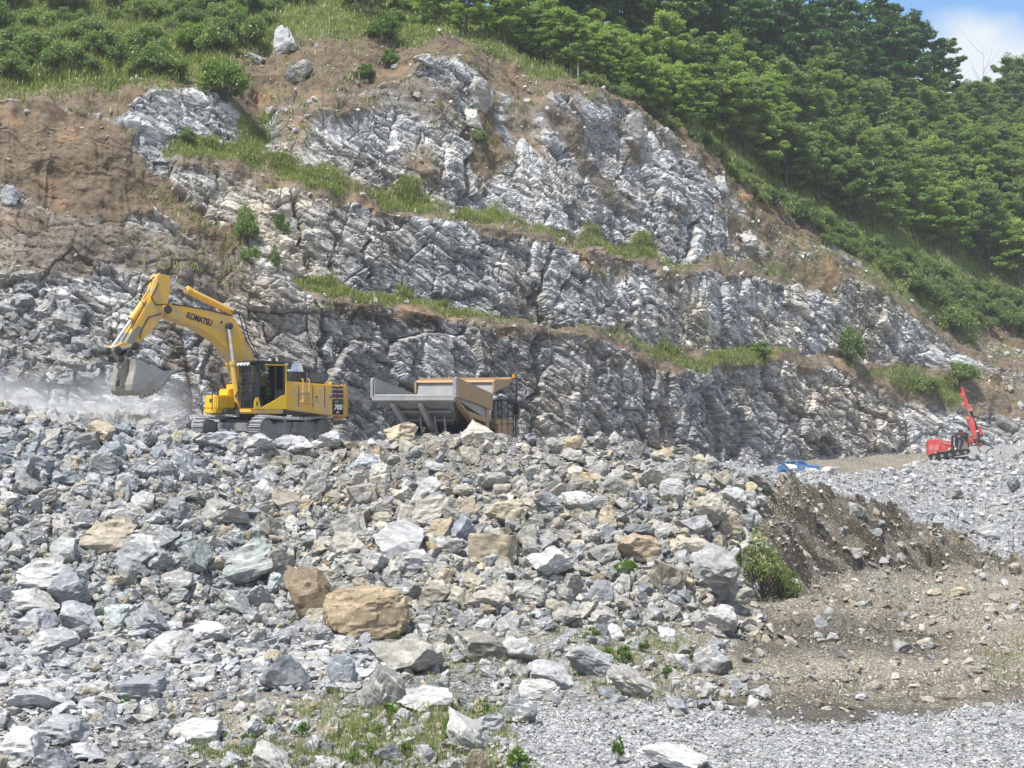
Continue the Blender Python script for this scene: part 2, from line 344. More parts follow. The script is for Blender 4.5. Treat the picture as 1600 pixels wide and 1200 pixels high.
def build_wall():
    s = wall; P0_ = s.P; px, py = s.px, s.py; r = np.broadcast_to(s.row[:, None], px.shape)
    wob = np.stack([px / 26., py / 26., px * 0], -1)
    wx = px + 11 * fbm(wob, 4, 3); wy = py + 11 * fbm(wob, 4, 8)
    soil = np.zeros_like(px); veg = np.zeros_like(px); dark = np.zeros_like(px)
    def add(arr, poly, f=6., v=1.): np.maximum(arr, v * sstep(-f, f, poly_sd(wx, wy, poly)), out=arr)
    rn = r + .16 * fbm(wob * .7, 4, 61)
    # benches: soil with grass; the slope over the rock: brown soil, then growth
    bench1 = sstep(1.94, 2.06, rn) * sstep(3.04, 2.94, rn) * sstep(440, 500, px); bench2 = sstep(3.97, 4.05, rn) * sstep(5.05, 4.95, rn) * sstep(250, 290, px)
    soil = np.maximum(soil, .92 * np.maximum(bench1, bench2))
    soil = np.maximum(soil, sstep(5.98, 6.10, r + .10 * fbm(wob * .5, 4, 61)))
    veg = np.maximum(veg, sstep(6.75, 7.05, r + .25 * fbm(wob * .4, 4, 63)))
    add(soil, [(-320, 120), (0, 148), (150, 160), (192, 186), (238, 262), (300, 325), (392, 368), (350, 420), (250, 330), (180, 350), (110, 335), (0, 290), (-320, 270)])
    add(soil, [(-320, 270), (0, 285), (110, 330), (210, 345), (330, 385), (392, 372), (395, 470), (340, 470), (270, 425), (160, 415), (60, 440), (0, 420), (-320, 420)], 14, .72)
    add(soil, [(1200, 400), (1300, 385), (1330, 432), (1300, 470), (1255, 452)], 8); add(soil, [(560, 120), (640, 100), (720, 150), (700, 215), (620, 160)], 20, .8)
    add(soil, [(740, 150), (775, 150), (800, 250), (760, 300), (735, 250)], 10, 1.0); add(soil, [(855, 150), (900, 190), (960, 290), (990, 330), (975, 345), (900, 250)], 7, .8)
    add(soil, [(430, 165), (560, 140), (620, 165), (520, 185), (470, 230), (425, 215)], 14, .85); add(soil, [(1000, 160), (1050, 190), (1110, 230), (1200, 312), (1215, 350), (1150, 310), (1080, 235), (1020, 190)], 8); add(soil, [(880, 385), (1000, 405), (985, 430), (930, 440), (900, 415)], 8, .85)
    add(soil, [(1130, 290), (1200, 310), (1300, 385), (1240, 370), (1160, 345)], 8); add(soil, [(1340, 400), (1420, 430), (1490, 500), (1560, 530), (1620, 560), (1620, 600), (1540, 560), (1460, 500), (1400, 450)], 7, .9)
    add(soil, [(1340, 560), (1500, 575), (1620, 610), (1620, 650), (1480, 642), (1400, 628), (1345, 595)], 8, .8)
    add(soil, [(1370, 370), (1450, 385), (1600, 430), (1620, 470), (1500, 430), (1400, 400)], 10)
    # grass on benches and in gullies
    gn = sstep(-.25, .25, fbm(wob * .45, 4, 71))
    veg = np.maximum(veg, .9 * np.maximum(bench1 * sstep(2.35, 2.55, rn) * gn * (1 - .75 * sstep(700, 900, px) * (1 - sstep(1010, 1060, px)) - .45 * sstep(1250, 1300, px)), bench2 * sstep(4.28, 4.48, rn) * (.15 + .85 * gn) * (1 - .6 * sstep(1080, 1200, px))) * sstep(1480, 1380, px))
    add(veg, [(-320, -80), (560, -80), (560, 20), (400, 55), (330, 120), (250, 130), (180, 122), (90, 130), (-320, 130)], 22, .9)
    add(veg, [(1310, 378), (1380, 395), (1450, 440), (1540, 500), (1520, 540), (1440, 490), (1370, 425)], 10, .9)
    add(veg, [(1350, 575), (1440, 578), (1500, 590), (1500, 630), (1420, 612)], 10, .8)
    add(veg, [(370, 180), (410, 190), (420, 240), (380, 250)], 9, .6); add(veg, [(1030, 560), (1160, 545), (1240, 550), (1180, 568), (1060, 580)], 5, .7)
    add(soil, [(640, 30), (860, 95), (960, 150), (930, 160), (850, 140), (760, 95), (690, 75), (640, 110), (560, 110), (500, 60)], 14)
    patch = sstep(.18, .55, fbm(P0_ * .16, 4, 81)) * sstep(5.0, 5.3, r) * sstep(6.2, 6.0, r) * sstep(420, 480, px); soil = np.maximum(soil, .9 * patch)
    soil *= 1 - veg * .0; veg = np.clip(veg, 0, 1)
    # dark seeps, the dark face behind the machine, and other darker rock
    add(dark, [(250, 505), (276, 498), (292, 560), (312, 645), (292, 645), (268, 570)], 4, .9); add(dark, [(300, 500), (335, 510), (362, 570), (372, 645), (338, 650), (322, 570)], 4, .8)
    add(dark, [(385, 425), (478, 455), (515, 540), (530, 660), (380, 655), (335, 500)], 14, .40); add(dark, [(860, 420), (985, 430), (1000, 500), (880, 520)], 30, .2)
    add(dark, [(480, 462), (600, 486), (700, 504), (700, 520), (600, 505), (500, 484)], 5, .9); add(dark, [(850, 519), (960, 545), (1020, 580), (1000, 590), (930, 560), (850, 535)], 6, .75)  # darker bands following the lip of the lowest bench
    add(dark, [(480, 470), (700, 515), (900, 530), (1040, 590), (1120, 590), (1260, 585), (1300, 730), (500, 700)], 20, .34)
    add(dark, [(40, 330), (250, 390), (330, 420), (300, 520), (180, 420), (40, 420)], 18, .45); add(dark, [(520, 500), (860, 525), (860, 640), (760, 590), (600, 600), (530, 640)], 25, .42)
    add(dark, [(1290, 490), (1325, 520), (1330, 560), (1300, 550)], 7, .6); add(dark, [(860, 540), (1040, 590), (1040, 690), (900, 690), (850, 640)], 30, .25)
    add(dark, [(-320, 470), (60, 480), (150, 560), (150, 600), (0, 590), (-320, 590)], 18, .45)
    rock = np.clip(1 - np.maximum(soil, veg), 0, 1)
    # relief: three sizes of blocks along beds that dip to the right, plus joints
    e1 = np.array([.90, .10, -.42]); e1 /= np.linalg.norm(e1); e2 = np.array([.38, .25, .89]); e2 -= e1 * e2.dot(e1); e2 /= np.linalg.norm(e2); e3 = np.cross(e1, e2)
    P = s.P; wp = P + .45 * np.stack([fbm(P * .30, 3, 5), fbm(P * .30, 3, 6), fbm(P * .30, 3, 7)], -1)
    Q = np.stack([wp @ e1, wp @ e2, wp @ e3], -1).astype(np.float32)
    d1, i1, f1 = facets(Q / np.array([5.6, 4.6, 5.0]), 100, .9)
    d2, i2, f2 = facets(Q / np.array([3.2, 1.15, 2.2]), 200, 1.0)
    d3, i3, f3 = facets(Q / np.array([1.5, .42, 1.0]), 300, 1.1)
    d4, i4, f4 = facets(Q / np.array([.62, .24, .5]), 400, 1.1)
    dv, iv, fv = facets(np.stack([(P[..., 0] * .75 + P[..., 1] * .66) / 4.2, P[..., 2] / 9.0, (P[..., 1] * .75 - P[..., 0] * .66) / 5.0], -1) + .12 * fbm(P * .5, 2, 9)[..., None], 700, .8)
    far_ = np.clip(90. / P[..., 1], .5, 1.1)
    rel = .60 * d1 + .20 * dv + .20 * d2 + .13 * d3 + .075 * d4 * far_ - .22 * sstep(.05, 0, fv) - .16 * sstep(.10, .0, f2) - .09 * sstep(.12, 0, f3) - .30 * sstep(.05, 0, f1)
    joint = np.zeros_like(px)
    for line, w in (([(1043, 585), (1044, 640), (1038, 700)], 4.5), ([(862, 395), (850, 450), (842, 600), (836, 690)], 4), ([(905, 380), (915, 440)], 3),
                    ([(505, 470), (512, 540), (528, 660)], 5), ([(1190, 580), (1250, 650), (1290, 715)], 3), ([(742, 180), (735, 260), (745, 300)], 5), ([(1330, 610), (1390, 660), (1420, 705)], 4),
                    ([(985, 410), (990, 470), (978, 530)], 3), ([(1075, 250), (1090, 330), (1085, 390)], 3), ([(450, 300), (470, 380), (490, 440)], 3), ([(580, 320), (575, 400), (590, 470)], 2.5)):
        for (ax, ay), (bx, by) in zip(line[:-1], line[1:]):
            t = np.clip(((wx - ax) * (bx - ax) + (wy - ay) * (by - ay)) / ((bx - ax) ** 2 + (by - ay) ** 2), 0, 1)
            dd = np.hypot(wx - ax - t * (bx - ax), wy - ay - t * (by - ay)); joint = np.maximum(joint, sstep(w * 1.6, w * .3, dd))
    lump = .55 * fbm(P * .35, 4, 21) * sstep(7.6, 6.8, r) + .10 * fbm(P * 1.1, 2, 23)
    edge = sstep(0, 14, np.arange(px.shape[0]))[:, None]
    wgt = 1.0
    clod = sstep(460, 380, px) * sstep(5.9, 5.5, r) * soil
    disp = rock * rel + clod * (.06 * d2 + .05 * d3 + .035 * d4 - .12 * np.abs(fbm(np.stack([px / 16., py / 90., px * 0], -1), 3, 29))) + (1 - rock) * lump * wgt + rock * .25 * lump - joint * .7 * rock
    hold = sstep(5.9, 6.1, r) * sstep(7.2, 6.8, r)
    disp = disp + hold * .35 * np.maximum(d2, 0) * soil * (1 - veg)
    s.P = P + s.N * (disp * edge)[..., None]
    s.veg, s.soil, s.rock = veg, soil, rock; s.proj()
    o = np_mesh('quarry_rock_face', s.P.reshape(-1, 3), s.faces(), rock_wall_material())
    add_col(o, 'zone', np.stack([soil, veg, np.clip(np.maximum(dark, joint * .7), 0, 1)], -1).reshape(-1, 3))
    add_col(o, 'cell', np.stack([.5 * i2 + .5 * i1, .55 * i3 + .45 * i4, i1], -1).reshape(-1, 3))
    tag(o, None, None, kind='structure'); o.name = 'terrain_hillside'
    return o

# foreground, rock pile, plateau
b0 = K(-300, 1560, 1900, 1560)
b1 = K(-300, 1200, 300, 1205, 800, 1205, 1900, 1200)
b2 = K(-300, 1090, 300, 1090, 700, 1112, 900, 1128, 1000, 1120, 1050, 1112, 1150, 1112, 1280, 1108, 1330, 1108, 1450, 1128, 1530, 1118, 1600, 1106, 1900, 1100)      # edge of the near gravel
b3 = K(-300, 1060, 600, 1075, 900, 1085, 1000, 1088, 1050, 1106, 1150, 1108, 1300, 1110, 1450, 1112, 1560, 1108, 1900, 1095)
b4 = K(-300, 1016, 0, 1010, 200, 985, 400, 962, 600, 990, 800, 980, 1000, 985, 1130, 955, 1200, 938, 1300, 908, 1400, 896, 1500, 890, 1600, 884, 1900, 880)            # foot of the pile
b5 = K(-300, 640, 0, 632, 30, 640, 60, 652, 110, 664, 250, 672, 300, 676, 400, 690, 500, 694, 560, 692, 620, 688, 650, 677, 700, 680, 760, 676, 830, 692, 900, 690, 1000, 693, 1100, 716, 1180, 740, 1230, 764, 1300, 774, 1370, 790, 1450, 830, 1520, 862, 1600, 878, 1900, 872)
yb0 = K(-300, 20, 1900, 20); yb1 = K(-300, 30.5, 800, 31.5, 1900, 32)
yb2 = K(-300, 38.3, 300, 38.3, 700, 37.0, 900, 36.4, 1100, 36.6, 1900, 37.5)
yb3 = K(-300, 41, 600, 40, 900, 39, 1050, 39.6, 1300, 40, 1900, 41)
yb4 = K(-300, 48.5, 0, 48.5, 200, 51, 400, 54.5, 600, 51, 800, 52.5, 1000, 52, 1130, 56.5, 1200, 60.5, 1300, 66, 1400, 70, 1500, 72, 1600, 73.5, 1900, 75)
yb5 = K(-300, 61.5, 0, 62, 400, 63, 700, 64, 1000, 65, 1180, 67, 1300, 71, 1450, 76, 1520, 77, 1600, 77, 1900, 80)
pf = plus(b5, K(-300, 18, 1000, 16, 1150, 6, 1250, -3, 1900, -5)); ypf = plus(yb5, K(-300, 3, 1100, 3, 1900, 4))
mound = K(-300, 650, 300, 656, 400, 668, 540, 690, 830, 695, 1000, 704, 1130, 728, 1200, 745, 1260, 742, 1320, 743, 1360, 738, 1410, 732, 1450, 722, 1500, 713, 1560, 710, 1600, 706, 1900, 700)
ymound = K(-300, 72, 300, 78, 540, 84, 830, 96, 1000, 106, 1130, 116, 1200, 122, 1320, 129, 1450, 139, 1600, 146, 1900, 156)
beh = [(x, y + 4) for x, y in foot]; ybeh = plus(D0, K(-300, -1.5, 1100, -2, 1900, -2))
end = [(x, y - 4) for x, y in foot]; yend = plus(D0, K(0, 9))
XB = np.arange(-300, 1900, 2.4).astype(np.float32)
ground = Sheet(XB, [b0, b1, b2, b3, b4, b5, pf, mound, beh, end], [yb0, yb1, yb2, yb3, yb4, yb5, ypf, ymound, ybeh, yend],
               [24, 44, 16, 60, 130, 10, 46, 12, 6], [0, 0, 3, 0, 5, 4, 3, 2, 2, 0])

def build_ground():
    s = ground; px, py = s.px, s.py; r = np.broadcast_to(s.row[:, None], px.shape); P = s.P
    wob = np.stack([px / 30., py / 18., px * 0], -1)
    wx = px + 22 * fbm(wob, 4, 3); wy = py + 9 * fbm(wob, 4, 8)
    soil = np.zeros_like(px); grav = np.zeros_like(px); wet = np.zeros_like(px)
    def add(arr, poly, f=8., v=1.): np.maximum(arr, v * sstep(-f, f, poly_sd(wx, wy, poly)), out=arr)
    vis = (r < 5.02)
    far = sstep(5.9, 6.05, r)
    add(soil, [(1060, 960), (1200, 930), (1300, 900), (1640, 870), (1950, 860), (1950, 1108), (1060, 1108), (960, 1090), (900, 1090), (950, 1000)], 12)
    add(soil, [(1190, 775), (1300, 765), (1380, 785), (1470, 830), (1650, 872), (1650, 900), (1300, 905), (1190, 935), (1165, 860)], 10)
    add(soil, [(560, 690), (640, 668), (830, 690), (780, 740), (640, 740), (500, 730), (440, 705)], 12, .45)
    add(soil, [(230, 1050), (330, 1090), (460, 1070), (520, 1090), (620, 1110), (800, 1130), (800, 1230), (300, 1230), (330, 1160), (250, 1090)], 12, .85)
    add(soil, [(600, 960), (820, 980), (1000, 960), (1100, 1000), (1050, 1080), (850, 1070), (620, 1050)], 14, .6)
    add(grav, [(820, 1105), (1000, 1090), (1060, 1112), (1950, 1100), (1950, 1600), (780, 1600), (780, 1160)], 10, 1)
    add(grav, [(-320, 1010), (300, 985), (520, 1010), (560, 1060), (380, 1070), (240, 1055), (200, 1100), (-320, 1110)], 14, .8)
    add(wet, [(1080, 1078), (1250, 1090), (1560, 1092), (1700, 1080), (1700, 1112), (1060, 1112)], 6, 1.0); add(wet, [(1100, 1062), (1300, 1072), (1560, 1066), (1700, 1060), (1700, 1085), (1080, 1090)], 10, .7)
    add(wet, [(1190, 960), (1330, 945), (1500, 985), (1480, 1020), (1300, 1015), (1150, 1030)], 12, .8); add(wet, [(1170, 985), (1215, 975), (1200, 1025), (1150, 1030)], 8, .4)
    add(wet, [(1195, 790), (1300, 768), (1400, 790), (1480, 830), (1600, 868), (1640, 885), (1300, 900), (1220, 920)], 14, .62)
    m = r >= 5.0
    soil = np.where(m, 0, soil); grav = np.where(m, .75, grav); wet = np.where(m, 0, wet)
    strip = sstep(1225, 1260, px) * sstep(1455, 1440, px) * (r >= 6.97)
    soil = np.maximum(soil, strip); grav *= 1 - strip
    lumpy = sstep(3.8, 4.2, r) * sstep(5.2, 4.8, r)
    bank = sstep(1170, 1240, px) * lumpy * sstep(1640, 1540, px)
    e1 = np.array([.62, .2, -.76]); e2 = np.array([.76, .1, .64]); e3 = np.array([-.2, .97, .1])
    Q = np.stack([P @ e1, P @ e2, P @ e3], -1)
    db, ib, fb_ = facets(Q / np.array([4.2, .55, 1.1]), 500, 1.0); dg, ig, fg = facets(P / 1.1, 600, 1.0)
    disp = .22 * fbm(P * .25, 4, 11) * sstep(0, 2, r) + .05 * fbm(P * 1.6, 4, 12) + lumpy * (.35 * fbm(P * .3, 4, 13) + .12 * dg)
    disp = disp + bank * (.85 * db + .35 * fbm(P * .5, 3, 14))
    disp = disp + far * sstep(7.02, 6.9, r) * (.35 * fbm(P * .2, 4, 15) + .22 * dg) * sstep(1080, 1180, px)
    # wheel ruts along the haul road
    road = sstep(1080, 1180, px) * sstep(3.0, 3.1, r) * sstep(4.0, 3.8, r)
    disp = disp - road * (.22 * np.abs(np.sin(P[..., 1] * .55 + .12 * P[..., 0] + 1.5 * fbm(P * .12, 2, 18))) - .16 * np.maximum(fbm(P * .8, 4, 19), -.1) - .07 * dg)
    rut = 0 * px
    for yy in (43.6, 45.8, 51.5, 53.9, 60.0, 62.4):
        dd = np.abs(P[..., 1] - yy - .22 * (P[..., 0] - 14) * (1 if yy < 50 else -.6) - .5 * fbm(P * .15, 2, 33))
        rut = np.maximum(rut, sstep(.62, .25, dd))
    rut = rut * sstep(1120, 1180, px) * sstep(3.1, 3.2, r) * sstep(4.0, 3.9, r); disp = disp - .28 * rut; wet = np.maximum(wet, .6 * rut)
    disp = disp * sstep(0, 4, np.arange(px.shape[0]))[:, None]
    s.P = P + s.N * disp[..., None] if False else P + np.stack([0 * disp, 0 * disp, disp], -1)
    s.soil, s.grav = soil, grav; s.proj()
    o = np_mesh('ground', s.P.reshape(-1, 3), s.faces(), ground_material())
    add_col(o, 'zone', np.stack([soil, grav, wet], -1).reshape(-1, 3))
    tag(o, None, None, kind='structure')
    # the land beyond and beneath everything, out to the horizon
    x = np.linspace(-320, 320, 61); y = np.linspace(-25, 340, 50)
    X, Yy = np.meshgrid(x, y); Z = np.full_like(X, -16.0) + 2 * fbm(np.stack([X / 60, Yy / 60, X * 0], -1), 3, 90)
    n, mm = X.shape; i = np.arange(n * mm).reshape(n, mm)
    v = np.stack([X, Yy, Z], -1).reshape(-1, 3)
    o2 = np_mesh('terrain', v, np.stack([i[:-1, :-1], i[:-1, 1:], i[1:, 1:], i[1:, :-1]], -1).reshape(-1, 4), o.data.materials[0], smooth=True)
    add_col(o2, 'zone', np.tile([.6, .3, 0], (len(v), 1))); tag(o2, None, None, kind='structure')

build_wall(); build_ground()
# ------------------------------------------------------------------ rocks
def rock_material(name, per_object):
    m = NT(name)
    if per_object: base = m.node('ShaderNodeObjectInfo').outputs['Color']
    else: base = m.node('ShaderNodeAttribute', attribute_name='tint').outputs['Color']
    p = m.pos(); ps = m.pos((1, 1, 3.2), (R(20), R(35), 0), obj=per_object)
    n1 = m.noise(ps, 2.2, 6, .68, .5); n2 = m.noise(p, 7.0, 5, .7); n3 = m.noise(p, .9, 3, .5); n4 = m.noise(p, 28.0, 3, .6)
    v = m.math('ADD', m.math('MULTIPLY', n1, .6), m.math('MULTIPLY', n2, .4))
    k = m.ramp(v, [(.28, .32), (.42, .72), (.54, 1.06), (.70, 1.80)])
    col = m.mix(1.0, base, k, 'MULTIPLY')
    vein = m.node('ShaderNodeTexWave', wave_type='BANDS', bands_direction='DIAGONAL'); vein.inputs['Scale'].default_value = .8
    vein.inputs['Distortion'].default_value = 14; vein.inputs['Detail'].default_value = 3; m.l.new(ps, vein.inputs['Vector'])
    bs = m.node('ShaderNodeSeparateColor'); m.l.new(base, bs.inputs[0]); gy = m.rng(m.math('SUBTRACT', bs.outputs[0], bs.outputs[2]), .09, .04)
    vf = m.math('MULTIPLY', m.math('MULTIPLY', m.rng(vein.outputs['Fac'], .93, .99), m.rng(n3, .44, .56, 0, .8)), gy)
    col = m.mix(vf, col, (.58, .575, .56))
    col = m.mix(m.math('MULTIPLY', m.rng(n3, .54, .66), m.rng(n2, .40, .62, 0, .40)), col, (.33, .245, .14))
    return m.done(m.principled(col, .75, m.bump(m.math('ADD', m.math('MULTIPLY', n2, .7), m.math('MULTIPLY', n4, .25)), .45, .06), spec=.3))

def rock_shape(seed, sub, planes=(9, 15), rough=.035, lo=.52, hi=.88):
    """an angular broken block: a ball cut flat by random planes"""
    rng = np.random.default_rng(seed)
    bm = bmesh.new(); bmesh.ops.create_icosphere(bm, subdivisions=sub, radius=1.0)
    V = np.array([v.co for v in bm.verts], np.float32); F = np.array([[v.index for v in f.verts] for f in bm.faces]); bm.free()
    for _ in range(rng.integers(*planes)):
        n = rng.normal(size=3); n /= np.linalg.norm(n); d = rng.uniform(lo, hi)
        e = np.maximum(V @ n - d, 0); V = V - e[:, None] * n
    if rough:
        q, i, f = facets(V * 2.3 + seed * 3.7, seed, 1.0)
        nn = V / (np.linalg.norm(V, axis=1, keepdims=True) + 1e-6)
        q2_, i2_, f2_ = facets(V * np.array([4.5, 4.5, 8.0]) + seed, seed + 9, 1.0)
        V = V + nn * (rough * 1.6 * q + rough * .9 * q2_ + rough * fbm(V * 3.0 + seed, 4, seed))[:, None]
    V = V - (V.max(0) + V.min(0)) / 2
    V = V / (V.max(0) - V.min(0)) * 2
    return V.astype(np.float32), F

def quick_rot(rng, n, flat=.35):
    """random rotation matrices, mostly about the vertical"""
    a = rng.uniform(0, 2 * np.pi, n); b = rng.normal(0, flat, n); c = rng.normal(0, flat, n)
    ca, sa, cb, sb, cc, sc = np.cos(a), np.sin(a), np.cos(b), np.sin(b), np.cos(c), np.sin(c); o = np.zeros(n); l = np.ones(n)
    Z = np.stack([np.stack([ca, -sa, o], -1), np.stack([sa, ca, o], -1), np.stack([o, o, l], -1)], 1)
    X = np.stack([np.stack([l, o, o], -1), np.stack([o, cb, -sb], -1), np.stack([o, sb, cb], -1)], 1)
    Y = np.stack([np.stack([cc, o, sc], -1), np.stack([o, l, o], -1), np.stack([-sc, o, cc], -1)], 1)
    return Y @ X @ Z

GREY = [(.335, .34, .345), (.29, .30, .31), (.40, .40, .395), (.46, .46, .45), (.37, .36, .33), (.24, .25, .265), (.42, .405, .37), (.35, .335, .30)]
TAN = [(.33, .28, .20), (.29, .25, .19), (.37, .325, .245)]
GREEN = [(.265, .29, .278), (.30, .322, .31)]
def tints(rng, n, px=None, py=None):
    out = np.array(GREY)[rng.integers(0, len(GREY), n)] * .82
    u = rng.random(n); tan = u < .07
    out[tan] = np.array(TAN)[rng.integers(0, 3, tan.sum())]
    if px is not None:
        warmz = (px > 420) & (py < 960) & (rng.random(n) < .5)
        out[warmz] *= np.array([1.06, 1.0, .88])
        gz = (px < 420) & (py > 820) & (py < 990) & (rng.random(n) < .32)
        out[gz] = np.array(GREEN)[rng.integers(0, 2, gz.sum())]
        bz = (px < 330) & (py < 760) & (rng.random(n) < .6)
        out[bz] *= np.array([.90, .95, 1.03])
    return out * rng.uniform(.80, 1.18, (n, 1))

MR_OBJ = rock_material('boulder_stone', True); MR_ATT = rock_material('rubble_stone', False)
protos = []
for k in range(12):
    V, F = rock_shape(40 + k, 4, (11, 17), .05, .36, .74)
    protos.append(np_mesh('boulder', V * .5, F, MR_OBJ))
flat_protos = []
for k in range(4):
    V, F = rock_shape(80 + k, 4, (10, 15), .045, .38, .72); V[:, 2] = np.sign(V[:, 2]) * np.minimum(np.abs(V[:, 2]), .62) / .62
    flat_protos.append(np_mesh('boulder', V * .5, F, MR_OBJ))
Vt, Ft = rock_shape(7, 5, (7, 8), .05, .70, .84); Vt = np.sign(Vt) * np.abs(Vt) ** .72; tan_proto = np_mesh('boulder', Vt * .5, Ft, MR_OBJ)
for o in protos + flat_protos + [tan_proto]: COL.objects.unlink(o)

def boulder(px, py, w, h, col, label, group=None, kind='block', turn=None, tilt=0., sheet=None, r0=2.0, r1=5.6, sink=.12, rng=random):
    """px, py: middle of the block in the photograph, w, h its size there"""
    sh = sheet or ground
    P, _, _ = sh.at(px, py + h * .40, r0, r1)
    s = P.y / FPX; W_, H_ = w * s, h * s
    src = tan_proto if kind == 'round' else rng.choice(flat_protos if kind == 'slab' else protos)
    o = bpy.data.objects.new('boulder', src.data); COL.objects.link(o)
    z = (HY - py) / FPX * P.y
    o.location = ((px - 800) / FPX * P.y, P.y + W_ * .12, z - H_ * sink * .3)
    o.scale = (W_ * 1.08, W_ * rng.uniform(.75, 1.0), H_ * 1.10)
    flip = rng.choice((0, math.pi))
    o.rotation_euler = (rng.uniform(-.18, .18), R(tilt) + rng.uniform(-.05, .05), turn if turn is not None else flip + rng.uniform(-.35, .35))
    o.color = (*col, 1)
    tag(o, label, 'boulder', group)
    return o

